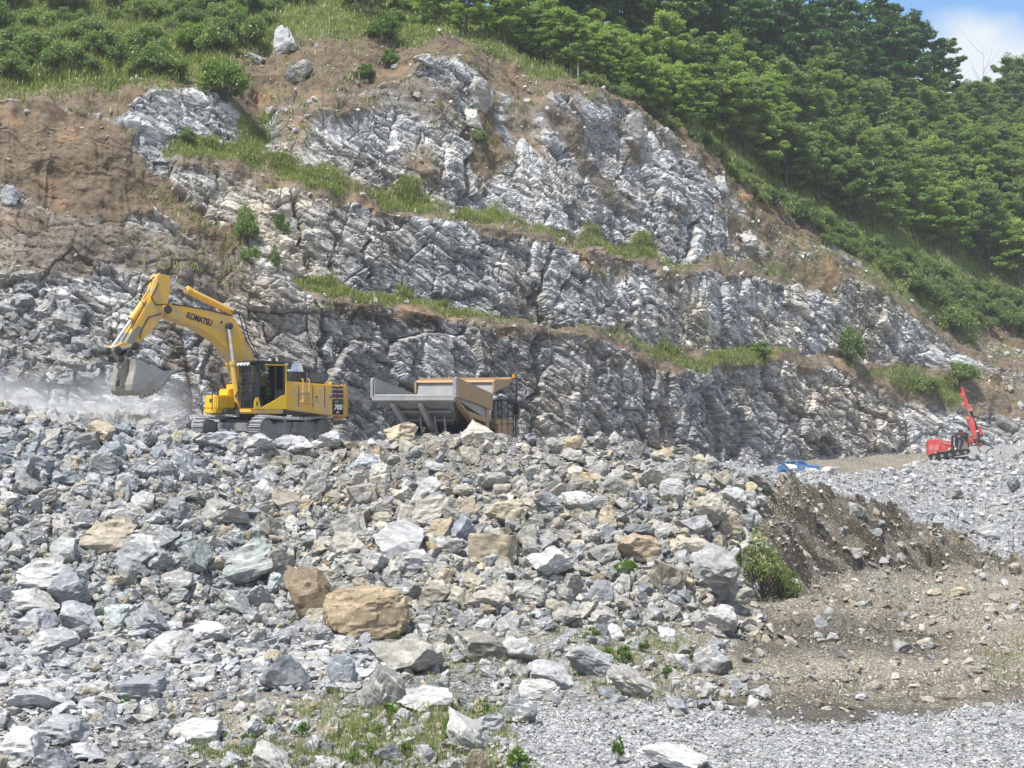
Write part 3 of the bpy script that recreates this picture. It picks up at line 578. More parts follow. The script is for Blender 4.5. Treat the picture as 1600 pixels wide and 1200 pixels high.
occ = []     # (px, py, radius) of the boulders set down so far
def put(px, py, w, h, col, label, **k):
    occ.append((px, py, w / 2)); return boulder(px, py, w, h, col, label, **k)
C_TAN, C_BRN, C_PALE, C_WHITE, C_BLUE, C_GREY, C_DARK, C_OCH = (.43, .335, .215), (.27, .195, .115), (.40, .40, .39), (.47, .467, .455), (.25, .27, .30), (.35, .35, .345), (.20, .205, .215), (.36, .315, .23)
named = [
 (570, 958, 126, 80, (.33, .262, .17), 'big rounded tan sandstone block at the foot of the rubble pile', dict(kind='round', turn=.25)),
 (492, 924, 78, 96, (.215, .165, .11), 'jagged dark brown boulder leaning behind the big tan block', dict(tilt=-14)),
 (166, 838, 82, 60, (.36, .315, .245), 'boulder with an orange stained face in the left of the pile', {}),
 (208, 862, 62, 62, C_PALE, 'pale wedge shaped boulder touching the orange stained one', dict(tilt=20)),
 (792, 803, 62, 44, C_OCH, 'ochre topped boulder above the flat sandy block', {}),
 (770, 858, 72, 42, (.34, .295, .215), 'sandy block with a smooth flat face in the middle of the pile', dict(kind='slab')),
 (721, 830, 44, 56, C_BLUE, 'dark blue grey boulder between orange stained rock and sandy block', {}),
 (686, 826, 46, 36, (.36, .29, .21), 'boulder with a rusty orange patch beside the dark blue grey one', {}),
 (668, 764, 42, 40, C_PALE, 'pale shield shaped boulder standing alone in fine gravel', dict(tilt=10)),
 (745, 675, 56, 38, (.52, .49, .42), 'cream boulder on the crest right behind the dump truck', {}),
 (627, 676, 56, 32, (.46, .38, .27), 'tan boulder on the crest below the left edge of the dump truck bed', {}),
 (1050, 766, 38, 36, C_PALE, 'rounded pale boulder near the crest at the right of the pile', dict(kind='round')),
 (1104, 800, 56, 62, (.36, .34, .28), 'tall olive grey boulder under the rounded pale one', {}),
 (1137, 818, 54, 38, (.38, .33, .25), 'grey boulder with an ochre edge at the right end of the pile', {}),
 (1114, 899, 84, 92, (.29, .29, .285), 'tall grey jointed slab standing beside the green shrub', dict(tilt=-14)),
 (859, 879, 76, 50, C_WHITE, 'large whitish boulder low in the pile right of centre', {}),
 (905, 786, 58, 28, C_WHITE, 'streaky white flat boulder in the upper right of the pile', dict(kind='slab')),
 (856, 787, 46, 42, C_DARK, 'dark rounded boulder beside the streaky white flat one', {}),
 (948, 810, 30, 50, C_OCH, 'narrow upright ochre boulder in the right half of the pile', {}),
 (1002, 858, 66, 46, (.36, .28, .20), 'boulder with a flat brown face in the right half of the pile', dict(tilt=18)),
 (1085, 825, 56, 30, C_GREY, 'sloping grey slab resting on the brown boulders at right', dict(kind='slab', tilt=14)),
 (1022, 750, 44, 30, (.33, .31, .27), 'leaning slab left of the rounded pale boulder', dict(tilt=-25, kind='slab')),
 (58, 897, 78, 50, C_PALE, 'large pale boulder low on the far left of the pile', {}),
 (52, 940, 72, 42, (.44, .43, .40), 'broad cream grey boulder at the left foot of the pile', {}),
 (47, 972, 66, 34, (.33, .345, .375), 'blue grey flat boulder below the broad cream one', dict(kind='slab')),
 (76, 1003, 82, 40, C_GREY, 'layered grey boulder at the very foot of the pile on the left', dict(tilt=6)),
 (122, 965, 72, 46, (.31, .32, .345), 'blue grey boulder with a rusty corner at the left foot', {}),
 (188, 965, 56, 42, (.40, .44, .42), 'greenish white boulder at the left foot of the pile', {}),
 (218, 1080, 74, 36, (.27, .28, .30), 'dark flat slab perched on brown soil in the left foreground', dict(kind='slab', r0=1.0)),
 (66, 1096, 92, 28, (.42, .42, .425), 'long flat pale slab in the left foreground', dict(kind='slab', tilt=-6, r0=.8)),
 (36, 1168, 78, 62, C_WHITE, 'large white boulder in the bottom left corner', dict(r0=.3)),
 (100, 1142, 92, 46, (.30, .305, .315), 'grey boulder with white veins behind the white corner boulder', dict(r0=.3)),
 (82, 1186, 58, 44, (.24, .25, .265), 'dark veined boulder at the bottom edge beside the white one', dict(r0=.3)),
 (300, 1143, 92, 38, C_WHITE, 'streaky white boulder at the edge of the green weeds', dict(r0=.3)),
 (172, 1125, 28, 40, (.24, .25, .275), 'upright dark slate shard in the left foreground', dict(r0=.5)),
 (134, 1175, 50, 30, (.42, .42, .42), 'pale low boulder on the stones at the lower left', dict(r0=.3)),
 (636, 1022, 116, 72, (.30, .285, .25), 'broad grey brown bedrock block with white veins below the tan block', dict(sink=.4)),
 (757, 1010, 84, 56, (.24, .225, .20), 'dark embedded block below the right half of the pile', dict(sink=.4)),
 (814, 1016, 54, 50, C_PALE, 'pale tilted boulder left of the grey block pair', dict(tilt=25)),
 (920, 1034, 78, 52, (.30, .305, .305), 'grey square block with a mossy face among the weeds', {}),
 (862, 1056, 76, 42, (.36, .36, .36), 'lighter grey block in front of the mossy square block', {}),
 (843, 1082, 62, 36, (.42, .42, .40), 'low pale rounded boulder at the edge of the near gravel', dict(kind='round', r0=1.2)),
 (534, 1048, 40, 50, (.22, .235, .255), 'dark striped oval boulder below the tan block', dict(kind='round')),
 (661, 1092, 80, 40, (.44, .44, .43), 'pale angular boulder among the foreground weeds', dict(r0=1.0)),
 (722, 1152, 88, 44, (.42, .41, .39), 'long pale slab tipped up in the foreground weeds', dict(kind='slab', tilt=-32, r0=.3)),
 (760, 1135, 60, 36, (.33, .33, .33), 'grey boulder behind the tipped up slab', dict(r0=.5)),
 (1055, 1186, 104, 44, C_WHITE, 'white boulder on the near gravel at the bottom edge', dict(r0=.1)),
 (963, 990, 26, 30, C_WHITE, 'small pointed white rock standing among the weeds', {}),
 (678, 928, 56, 46, (.32, .295, .245), 'brown grey boulder right of the big tan block', {}),
 (637, 925, 56, 40, (.22, .22, .21), 'dark boulder tucked behind the big tan block', {}),
 (760, 940, 64, 40, (.35, .33, .285), 'brownish wedge at the pile foot right of the tan block', {}),
 (432, 912, 38, 36, (.38, .43, .41), 'pale green grey boulder left of the jagged brown one', {}),
 (1120, 970, 62, 50, (.37, .36, .345), 'jointed grey block at the edge of the haul road', {}),
 (250, 1015, 84, 30, (.42, .415, .405), 'cream grey slab on the loose slate below the left pile', dict(kind='slab', tilt=-8)),
 (330, 990, 56, 34, (.49, .485, .47), 'whitish boulder at the foot of the pile left of centre', {}),
 (404, 770, 34, 40, (.46, .46, .455), 'pale upright boulder in the upper left centre of the pile', {}),
 (570, 722, 46, 32, (.35, .37, .40), 'blue grey boulder alone on fine gravel below the excavator tracks', {}),
 (598, 738, 34, 34, (.36, .345, .31), 'brownish boulder touching the lone blue grey one', {}),
 (400, 693, 62, 32, (.36, .365, .37), 'dusty white boulder at the foot of the excavator track', dict(r1=5.3)),
 (342, 689, 66, 30, (.34, .345, .355), 'dusty pale slab in front of the far track', dict(r1=5.3)),
 (466, 694, 54, 28, (.37, .375, .38), 'dusty pale boulder under the near track', dict(r1=5.3)),
 (512, 688, 46, 30, (.34, .35, .36), 'dusty pale rock at the rear end of the near track', dict(r1=5.3)),
 (1585, 757, 20, 24, (.15, .16, .175), 'dark upright rock on the pale gravel at far right', dict(r0=5.5, r1=7.2)),
 (1546, 832, 66, 22, (.28, .285, .29), 'grey slab at the top of the brown bank far right', dict(kind='slab', tilt=-15, r0=5, r1=7.2)),
 (1492, 772, 26, 16, (.22, .215, .20), 'brown grey rock in the middle of the pale gravel slope', dict(r0=5.5, r1=7.2)),
 (1460, 925, 24, 12, (.47, .40, .29), 'left one of two small tan rocks on the far haul road', dict(r0=3, r1=5)),
 (1496, 924, 24, 14, (.45, .385, .28), 'right one of two small tan rocks on the far haul road', dict(r0=3, r1=5)),
 (1345, 1090, 18, 10, C_WHITE, 'small white stone lying on the brown haul road', dict(r0=2.9, r1=4.5)),
 (445, 62, 34, 50, (.33, .335, .34), 'tall grey outcrop standing up in the brown slope at top left', dict(sheet=wall, r0=6, r1=7.6, tilt=-8)),
 (398, 53, 16, 20, (.50, .48, .44), 'small cream outcrop left of the tall grey one', dict(sheet=wall, r0=6, r1=7.6)),
 (464, 113, 46, 40, (.30, .285, .265), 'blocky brown grey outcrop below the tall grey one', dict(sheet=wall, r0=6, r1=7.6)),
 (398, 92, 30, 18, (.34, .34, .34), 'low grey outcrop left of the blocky brown grey one', dict(sheet=wall, r0=6, r1=7.6)),
 (745, 142, 44, 42, (.31, .305, .29), 'leaning layered outcrop above the top rock wall', dict(sheet=wall, r0=5.5, r1=7.2, tilt=-30, kind='slab')),
 (762, 150, 16, 34, (.47, .46, .44), 'narrow pale outcrop right of the leaning layered one', dict(sheet=wall, r0=5.2, r1=7.2)),
 (740, 184, 26, 34, (.50, .48, .43), 'cream block below the leaning layered outcrop', dict(sheet=wall, r0=5, r1=7)),
 (662, 92, 30, 18, (.38, .38, .375), 'small grey outcrop at the edge of the brown slope, top centre', dict(sheet=wall, r0=5.8, r1=7.2)),
 (1128, 287, 22, 34, (.38, .38, .385), 'grey outcrop alone in the brown gully below the trees', dict(sheet=wall, r0=5.8, r1=7.3)),
 (992, 196, 30, 44, (.33, .32, .30), 'brown grey buttress at the right shoulder of the top wall', dict(sheet=wall, r0=5.2, r1=7)),
 (1170, 376, 36, 26, (.40, .385, .36), 'pale brown block on the second bench, right', dict(sheet=wall, r0=4.6, r1=6.4)),
 (900, 165, 20, 24, (.30, .27, .24), 'brown knob of rock on the top wall edge', dict(sheet=wall, r0=5.6, r1=7)),
 (14, 305, 26, 34, (.30, .31, .325), 'grey block sticking out of the brown soil at far left', dict(sheet=wall, r0=3, r1=5)),
]
for a in named: put(*a[:6], **a[6])

def zone_of(x, y):
    if y > 1000: return 'foreground left of the gravel' if x < 800 else 'foreground beside the gravel'
    if x < 330: return 'left part of the rubble pile' + (', upper half' if y < 800 else ', lower half')
    if x < 720: return 'middle of the rubble pile' + (', upper half' if y < 800 else ', lower half')
    return 'right part of the rubble pile' + (', upper half' if y < 800 else ', lower half')
def shade_of(c):
    if c[0] > c[2] * 1.22: return 'tan'
    if c[1] > c[0] * 1.06 and c[1] > c[2] * 1.02: return 'greenish'
    m_ = sum(c) / 3
    return 'dark grey' if m_ < .28 else ('whitish' if m_ > .40 else 'mid grey')

def scatter_boulders(total):
    rng = random.Random(11); nr = np.random.default_rng(3); n = 0; tries = 0
    while n < total and tries < 60000:
        tries += 1
        u = rng.random()
        if u < .80: x, y = rng.uniform(-15, 1190), rng.uniform(660, 1000)
        else: x, y = rng.uniform(-15, 1120), rng.uniform(990, 1200)
        if 850 > x > 430 and y < 740 and rng.random() < .7: continue
        if 240 < x < 420 and 700 < y < 790 and rng.random() < .5: continue
        P, a, b = ground.at(x, y, .2, 5.1)
        if abs(ground.py[a, b] - y) > 4 or ground.py[a, b] < 640: continue
        if ground.grav[a, b] > .4 and x > 780 or (y > 985 and rng.random() < .45): continue
        w = min(80, 29 * rng.random() ** -.40) * (1.0 if y < 1000 else .95)
        if y < 760: w = min(w, 44)
        if y < 745 and x > 430: w *= .8
        if any((x - ox) ** 2 + ((y - oy) * 1.35) ** 2 < (.66 * (w / 2 + orr)) ** 2 for ox, oy, orr in occ): continue
        h = w * rng.uniform(.55, .95); c = tints(nr, 1, np.array([x]), np.array([y]))[0]
        sh, zn = shade_of(c), zone_of(x, y)
        put(x, y, w, h, tuple(float(q) for q in c), f'{sh} angular boulder in the {zn}', group=f'{sh} boulders, {zn}', kind=rng.choice(('block', 'block', 'block', 'slab')),
            tilt=rng.gauss(0, 16), r0=.2, r1=5.3, rng=rng)
        n += 1
scatter_boulders(300 - len(named))

def stones(name, pts, size, tint, protoset, seed, flat=.35, squash=(.45, .85), sink=.25):
    """many loose stones as one mesh of uncountable rubble"""
    rng = np.random.default_rng(seed); n = len(pts); Rm = quick_rot(rng, n, flat)
    which = rng.integers(0, len(protoset), n); Vs, Fs, Ts = [], [], []; base = 0
    for k, (V, F) in enumerate(protoset):
        idx = np.where(which == k)[0]
        if not len(idx): continue
        sc = np.stack([size[idx] * .5, size[idx] * .5 * rng.uniform(.6, 1, len(idx)), size[idx] * .5 * rng.uniform(*squash, len(idx))], -1)
        v = V[None] * sc[:, None, :]; v = np.einsum('nij,nvj->nvi', Rm[idx], v)
        v = v + pts[idx][:, None, :]; v[..., 2] += (sc[:, 2] * (1 - 2 * sink))[:, None]
        f = F[None] + (np.arange(len(idx)) * len(V))[:, None, None] + base
        Vs.append(v.reshape(-1, 3)); Fs.append(f.reshape(-1, 3)); Ts.append(np.repeat(tint[idx], len(V), 0)); base += len(idx) * len(V)
    o = np_mesh(name, np.concatenate(Vs), np.concatenate(Fs), MR_ATT); add_col(o, 'tint', np.concatenate(Ts)); tag(o, None, None, kind='stuff'); return o

def pick(sheet, n, rng, weight, rows):
    m = (sheet.row >= rows[0]) & (sheet.row <= rows[1]); idx = np.where(m)[0]
    w = weight(sheet.px[idx], sheet.py[idx], idx).astype(np.float64).ravel(); w = np.maximum(w, 0); w /= w.sum()
    c = np.searchsorted(np.cumsum(w), rng.random(n)); c = np.minimum(c, len(w) - 1); a, b = idx[c // sheet.px.shape[1]], c % sheet.px.shape[1]
    P = sheet.P[a, b] + rng.normal(0, .04, (n, 3)); return P, sheet.px[a, b], sheet.py[a, b]

P2 = [rock_shape(200 + k, 3, (9, 14), .05, .34, .72) for k in range(8)]; P1 = [rock_shape(230 + k, 2, (8, 13), 0, .34, .7) for k in range(10)]
rg = np.random.default_rng(21)
inview = lambda px: ((px > -60) & (px < 1660)).astype(float)
# flat flakes of slate over the loose ground on the left
# (image density is even, so the weight is the area each grid step covers in the picture)
def cover(sheet, idx):
    return np.abs(np.gradient(sheet.py, axis=0))[idx] + .05
G = ground
w_mid = lambda px, py, i: inview(px) * cover(G, i) * np.where(px < 1190, 1, .04) * np.where(py > 995, .55, 1) * np.where((G.grav[i] > .5) & (px > 800), .02, 1) * np.where((py < 745) & (px > 430), .45, 1)
p, x, y = pick(G, 6800, rg, w_mid, (.3, 5.15)); s = np.minimum(30, 12 * rg.random(len(p)) ** -.40) * p[:, 1] / FPX
stones('rubble', p, s, tints(rg, len(p), x, y), P2, 5, .5, (.55, .95), .38)
w_small = lambda px, py, i: inview(px) * cover(G, i) * np.where(px < 1230, 1, .14) * np.where((G.grav[i] > .5) & (px > 780) & (py > 1000), .35, 1) * (1 - .75 * G.soil[i] * (py > 940))
p, x, y = pick(G, 9500, rg, w_small, (.3, 5.15)); s = rg.uniform(3.2, 8.5, len(p)) * p[:, 1] / FPX
stones('rubble', p, s, tints(rg, len(p), x, y) * np.where((y < 990) & (x < 1190), .72, 1.0)[:, None], P1, 6)  # gap stones tinted darker in the pile, painting shade between the boulders
w_grav = lambda px, py, i: inview(px) * cover(G, i) * ((G.grav[i] > .35) & (py > 1000))
p, x, y = pick(G, 15000, rg, w_grav, (.2, 3.0)); s = rg.uniform(2.2, 7.5, len(p)) ** 1.0 * p[:, 1] / FPX
stones('gravel', p, s, np.array(GREY)[rg.integers(0, 5, len(p))] * rg.uniform(.72, 1.18, (len(p), 1)), P1, 7, .6)
w_far = lambda px, py, i: inview(px) * cover(G, i) * (px > 1130)
p, x, y = pick(G, 5000, rg, w_far, (5.3, 7.02)); s = np.minimum(13, 2.6 * rg.random(len(p)) ** -.5) * p[:, 1] / FPX
stones('gravel', p, s, np.array(GREY)[rg.integers(0, 5, len(p))] * rg.uniform(.75, 1.15, (len(p), 1)), P1, 8, .5)
# dark muck heaped against the left of the wall, and blocks shed on to the plateau
w_muck = lambda px, py, i: inview(px) * sstep(330, 60, px) * np.ones_like(py)
p, x, y = pick(G, 900, rg, w_muck, (6.2, 7.9)); s = rg.uniform(.3, 1.5, len(p))
stones('rubble', p, s, np.array(GREY)[rg.integers(0, 8, len(p))] * rg.uniform(.6, .9, (len(p), 1)), P2, 9, .5)
w_wall = lambda px, py, i: inview(px) * (sstep(170, 40, px) * ((py > 480) & (py < 600)) + .02 * wall.soil[i] * (1 - wall.veg[i]))
p, x, y = pick(wall, 900, rg, w_wall, (1.0, 2.0)); s = rg.uniform(.3, 1.5, len(p)) * np.where(x < 200, 1, .5)
stones('rubble', p, s, np.array(GREY)[rg.integers(0, 8, len(p))] * rg.uniform(.5, .8, (len(p), 1)), P2, 10, .5)
w_soil = lambda px, py, i: inview(px) * wall.soil[i] * (1 - wall.veg[i]) * np.where(px < 400, .12, 1)
p, x, y = pick(wall, 1700, rg, w_soil, (1.9, 7.0)); s = np.minimum(.8, .11 * rg.random(len(p)) ** -.5)
stones('rubble', p, s, np.array(GREY)[rg.integers(0, 8, len(p))] * rg.uniform(.8, 1.25, (len(p), 1)), P1, 12, .5)

# clods and muddy stones over the haul road and the brown bank
w_mud = lambda px, py, i: inview(px) * cover(G, i) * (G.soil[i] > .5) * (px > 1000) * np.where(G.row[i][:, None] > 4, .3, 1)
p, x, y = pick(G, 3800, rg, w_mud, (3.0, 5.3)); s = np.minimum(20, 2.0 * rg.random(len(p)) ** -.55) * p[:, 1] / FPX
mudc = np.array([(.25, .215, .165), (.33, .30, .25), (.19, .16, .125), (.40, .36, .29), (.30, .295, .28)])
stones('rubble', p, s, mudc[rg.integers(0, 5, len(p))] * rg.uniform(.8, 1.2, (len(p), 1)), P1, 13, .5, (.35, .8), .4)

w_fl = lambda px, py, i: inview(px) * cover(G, i) * sstep(-10, 15, poly_sd(px, py, [(-60, 1010), (300, 975), (560, 990), (640, 1060), (520, 1085), (300, 1075), (240, 1120), (-60, 1210)]))
p, x, y = pick(G, 2600, rg, w_fl, (.3, 4.3)); s = np.minimum(38, 9 * rg.random(len(p)) ** -.5) * p[:, 1] / FPX
stones('rubble', p, s, np.array(GREY)[rg.integers(0, 6, len(p))] * rg.uniform(.75, 1.1, (len(p), 1)), P2, 14, .28, (.18, .5), .35)
# ------------------------------------------------------------------ machines
def paint(name, col, dirt=.5, rough=.45, dust=(.34, .32, .29)):
    m = NT(name); p = m.pos(obj=False)
    n = m.noise(p, 1.6, 5, .65); n2 = m.noise(p, 7.0, 4, .7)
    c = m.mix(m.rng(n2, .35, .7, 0, .18), col, tuple(q * .6 for q in col))
    f = m.math('MULTIPLY', m.rng(n, .42, .68), m.rng(n2, .3, .62, .25, 1.0)); f = m.math('MULTIPLY', f, dirt)
    c = m.mix(f, c, dust)
    r = m.math('ADD', m.math('MULTIPLY', f, .4), rough)
    return m.done(m.principled(c, r, m.bump(n2, .12, .02), spec=.4))
def plain(name, col, rough=.6, metal=0., spec=.4):
    m = NT(name); n = m.noise(m.pos(), 4.0, 4, .6)
    c = m.mix(m.rng(n, .3, .7), tuple(q * .75 for q in col), tuple(min(1, q * 1.2) for q in col))
    return m.done(m.principled(c, rough, metal=metal, spec=spec))
def glass_mat(name, tint=(.5, .56, .55)):
    m = NT(name)
    g = m.node('ShaderNodeBsdfGlossy'); g.inputs['Roughness'].default_value = .04; g.inputs['Color'].default_value = (.9, .95, .95, 1)
    t = m.node('ShaderNodeBsdfTransparent'); t.inputs['Color'].default_value = (*tint, 1)
    fr = m.node('ShaderNodeFresnel'); fr.inputs['IOR'].default_value = 1.15
    x = m.node('ShaderNodeMixShader'); m.l.new(fr.outputs[0], x.inputs[0]); m.l.new(t.outputs[0], x.inputs[1]); m.l.new(g.outputs[0], x.inputs[2])
    return m.done(x.outputs[0])
M = dict(
    yellow=paint('yellow_paint', (.72, .42, .04), 1.0), yellow_clean=paint('bright_yellow_paint', (.80, .50, .02), .15),
    yellow_dusty=paint('dusty_yellow_paint', (.60, .37, .08), .9), orange=paint('weathered_orange_paint', (.37, .22, .10), .9, .6, (.36, .30, .23)),
    black=paint('black_paint', (.018, .019, .022), .25, .5), steel=plain('bright_steel', (.62, .62, .62), .25, .9), dull=paint('dusty_steel', (.17, .165, .16), .75, .65, (.36, .355, .345)),
    worn=paint('worn_bucket_steel', (.24, .22, .18), .8, .55, (.42, .40, .36)), track=paint('dusty_track_steel', (.30, .30, .30), .9, .55, (.50, .505, .51)),
    rubber=plain('rubber', (.022, .022, .022), .8), grey=paint('grey_liner_steel', (.27, .27, .27), .7, .55, (.42, .40, .36)), glass=glass_mat('cab_glass', (.30, .36, .34)),
    red=paint('red_paint', (.56, .045, .04), .5, .5), redlight=paint('pale_red_paint', (.62, .16, .14), .5, .5), white=plain('white_paint', (.75, .75, .73), .5),
    navy=plain('navy_lettering', (.03, .025, .09), .5), purple=plain('purple_stripe', (.075, .035, .12), .5), dark=plain('dark_metal_and_shade', (.05, .05, .05), .7),  # dark metal parts; also colours the painted shade on bucket and truck bed
    blue=paint('blue_paint', (.045, .16, .38), .65, .5), blue_dark=paint('dark_blue_paint', (.02, .06, .16), .3, .4), hivis=plain('green_hi_vis', (.12, .62, .10), .7),
    skin=plain('skin', (.45, .28, .20), .6), cloth=plain('dark_cloth', (.05, .055, .07), .9), amber=plain('amber_plastic', (.75, .30, .04), .3), copper=paint('copper_dust', (.40, .22, .10), .5))

class MB:
    """collects shapes; build() links them as one mesh"""
    def __init__(s): s.bm = bmesh.new()
    def _add(s, vs, fs):
        v = [s.bm.verts.new(q) for q in vs]
        for f in fs:
            try: s.bm.faces.new([v[i] for i in f])
            except ValueError: pass
        return s
    def box(s, a, b, bev=0., taper=None):
        x0, y0, z0 = a; x1, y1, z1 = b
        vs = [(x0, y0, z0), (x1, y0, z0), (x1, y1, z0), (x0, y1, z0), (x0, y0, z1), (x1, y0, z1), (x1, y1, z1), (x0, y1, z1)]
        if bev:
            t = bmesh.new(); v = [t.verts.new(q) for q in vs]
            for f in ((3, 2, 1, 0), (4, 5, 6, 7), (0, 1, 5, 4), (1, 2, 6, 5), (2, 3, 7, 6), (3, 0, 4, 7)): t.faces.new([v[i] for i in f])
            bmesh.ops.bevel(t, geom=t.edges[:], offset=bev, segments=2, affect='EDGES', clamp_overlap=True)
            return s._merge(t)
        return s._add(vs, [(3, 2, 1, 0), (4, 5, 6, 7), (0, 1, 5, 4), (1, 2, 6, 5), (2, 3, 7, 6), (3, 0, 4, 7)])
    def _merge(s, t):
        mp = {v: s.bm.verts.new(v.co) for v in t.verts}
        for f in t.faces: s.bm.faces.new([mp[v] for v in f.verts])
        t.free(); return s
    def prism(s, poly, y0, y1, bev=0., axis='y'):
        """polygon of (x, z) extruded along y (or (x, y) along z with axis='z')"""
        n = len(poly); t = bmesh.new()
        def q(p, k): return (p[0], k, p[1]) if axis == 'y' else (p[0], p[1], k) if axis == 'z' else (k, p[0], p[1])
        a = [t.verts.new(q(p, y0)) for p in poly]; b = [t.verts.new(q(p, y1)) for p in poly]
        t.faces.new(a); t.faces.new(b[::-1])
        for i in range(n): t.faces.new((a[i], b[i], b[(i + 1) % n], a[(i + 1) % n]))
        bmesh.ops.recalc_face_normals(t, faces=t.faces[:])
        if bev: bmesh.ops.bevel(t, geom=t.edges[:], offset=bev, segments=2, affect='EDGES', clamp_overlap=True)
        return s._merge(t)
    def tube(s, pts, r, n=10, cap=True):
        pts = [Vector(p) for p in pts]; rs = r if hasattr(r, '__len__') else [r] * len(pts); rings = []
        for i, p in enumerate(pts):
            d = (pts[min(i + 1, len(pts) - 1)] - pts[max(i - 1, 0)]).normalized()
            u = d.cross(Vector((0, 0, 1)) if abs(d.z) < .9 else Vector((0, 1, 0))).normalized(); w = d.cross(u)
            rings.append([s.bm.verts.new(p + (u * math.cos(2 * math.pi * k / n) + w * math.sin(2 * math.pi * k / n)) * rs[i]) for k in range(n)])
        for a, b in zip(rings[:-1], rings[1:]):
            for k in range(n): s.bm.faces.new((a[k], a[(k + 1) % n], b[(k + 1) % n], b[k]))
        if cap: s.bm.faces.new(rings[0][::-1]); s.bm.faces.new(rings[-1])
        return s
    def lathe_y(s, prof, c, n=24):
        """rings of (radius, y offset) about an axle along y through c = (x, z)"""
        rings = [[s.bm.verts.new((c[0] + r * math.cos(2 * math.pi * k / n), y, c[1] + r * math.sin(2 * math.pi * k / n))) for k in range(n)] for r, y in prof]
        for a, b in zip(rings[:-1], rings[1:]):
            for k in range(n): s.bm.faces.new((a[k], a[(k + 1) % n], b[(k + 1) % n], b[k]))
        s.bm.faces.new(rings[0][::-1]); s.bm.faces.new(rings[-1]); return s
    def build(s, name, mat, parent=None, label=None, smooth=False):
        bmesh.ops.recalc_face_normals(s.bm, faces=s.bm.faces[:])
        me = bpy.data.meshes.new(name); s.bm.to_mesh(me); s.bm.free(); me.materials.append(M[mat] if isinstance(mat, str) else mat)
        if smooth: me.polygons.foreach_set('use_smooth', [True] * len(me.polygons))
        o = bpy.data.objects.new(name, me); COL.objects.link(o)
        if parent: o.parent = parent
        if label: o['label'] = label
        return o

def lettering(name, text, size, mat, parent, M4, bold=.0, shear=0.):
    cu = bpy.data.curves.new(name, 'FONT'); cu.body = text; cu.size = size; cu.offset = bold; cu.extrude = .006; cu.shear = shear
    cu.align_x = 'CENTER'; cu.align_y = 'CENTER'
    t = bpy.data.objects.new(name, cu); COL.objects.link(t); bpy.context.view_layer.update()
    me = bpy.data.meshes.new_from_object(t.evaluated_get(bpy.context.evaluated_depsgraph_get()))
    bpy.data.objects.remove(t); me.name = name; me.materials.clear(); me.materials.append(M[mat]); me.transform(M4)
    o = bpy.data.objects.new(name, me); COL.objects.link(o); o.parent = parent; return o

class Frame:
    """local frame of a machine, and where a place of the photograph lies in one of its upright planes"""
    def __init__(s, name, loc, yaw, tilt=(0, 0)):
        s.o = empty(name, loc, (R(tilt[0]), R(tilt[1]), R(yaw))); s.Mi = (Matrix.Translation(loc) @ Euler((R(tilt[0]), R(tilt[1]), R(yaw))).to_matrix().to_4x4()).inverted()
    def xz(s, px, py, y):
        o = s.Mi @ Vector((0, 0, 0)); d = (s.Mi @ pt(px, py, 1.0)) - o; t = (y - o.y) / d.y; q = o + d * t
        return (q.x, q.z)
def z1(pts, ox, oy, k): return [(ox + x / k, oy + y / k) for x, y in pts]

# ---- excavator
ex = Frame('excavator', pt(411, 690, 70.0), 225.0); E = ex.o
tag(E, 'yellow tracked excavator working on the rubble plateau with its bucket raised', 'excavator')
def track_unit(par, yc, w=.66, L=5.5, Ht=1.22):
    r = Ht / 2; half = L / 2 - r; path = []
    n = 9
    for k in range(17): path.append((-half + 2 * half * k / 17, 0.0, 0))
    for k in range(n): path.append((half + r * math.sin(math.pi * k / n), r - r * math.cos(math.pi * k / n), 1))
    for k in range(17): path.append((half - 2 * half * k / 17, Ht - .10 * math.sin(math.pi * k / 17), 2))
    for k in range(n): path.append((-half - r * math.sin(math.pi * k / n), r + r * math.cos(math.pi * k / n), 3))
    b = MB(); N = len(path)
    for i in range(0, N):
        (x0, z0, _), (x2, z2, _) = path[i], path[(i + 1) % N]
        c = Vector(((x0 + x2) / 2, yc, (z0 + z2) / 2)); d = Vector((x2 - x0, 0, z2 - z0)); l = d.length; d.normalize(); nrm = Vector((d.z, 0, -d.x))
        for (u0, u1, v0, v1) in ((-.45, .45, -.045, .03), (-.45, -.30, .03, .11), (.05, .16, .03, .07)):
            vs = [c + d * (u * l) + nrm * v + Vector((0, y, 0)) for y in (-w / 2, w / 2) for u, v in ((u0, v0), (u1, v0), (u1, v1), (u0, v1))]
            b._add(vs, [(0, 1, 2, 3), (7, 6, 5, 4), (0, 4, 5, 1), (1, 5, 6, 2), (2, 6, 7, 3), (3, 7, 4, 0)])
    t = b.build('track', 'track', par)
    inner = [(-half, .14), (half, .14), (half + r * .62, r), (half, Ht - .16), (-half, Ht - .16), (-half - r * .62, r)]
    f = MB().prism([(-half + .2, .22), (half - .2, .22), (half - .1, .75), (half - .9, .98), (-half + .7, .98), (-half + .1, .75)], yc - .24, yc + .24, .04).build('track_frame', 'dull', t)
    for x in (-half, half): MB().lathe_y([(.16, yc - .30), (.50, yc - .28), (.50, yc + .28), (.20, yc + .30)], (x, r), 20).build('sprocket', 'dull', t)
    for k in range(7): MB().lathe_y([(.17, yc - .28), (.17, yc + .28)], (-half + .45 + k * (2 * half - .9) / 6, .22), 12).build('roller', 'dull', t)
    for k in range(2): MB().lathe_y([(.12, yc - .26), (.12, yc + .26)], (-.8 + 1.6 * k, Ht - .16), 12).build('roller', 'dull', t)
    sg = 1 if yc > 0 else -1
    MB().box((-.5, yc + sg * .245, .45), (.4, yc + sg * .31, .72), .02).box((-.05, yc + sg * .25, .72), (.25, yc + sg * .34, .98), .02).build('step', 'dull', t)
    return t
und = empty('undercarriage', (0, 0, 0), (0, 0, R(15))); und.parent = E
for yc in (1.78, -1.78):
    track_unit(und, yc)
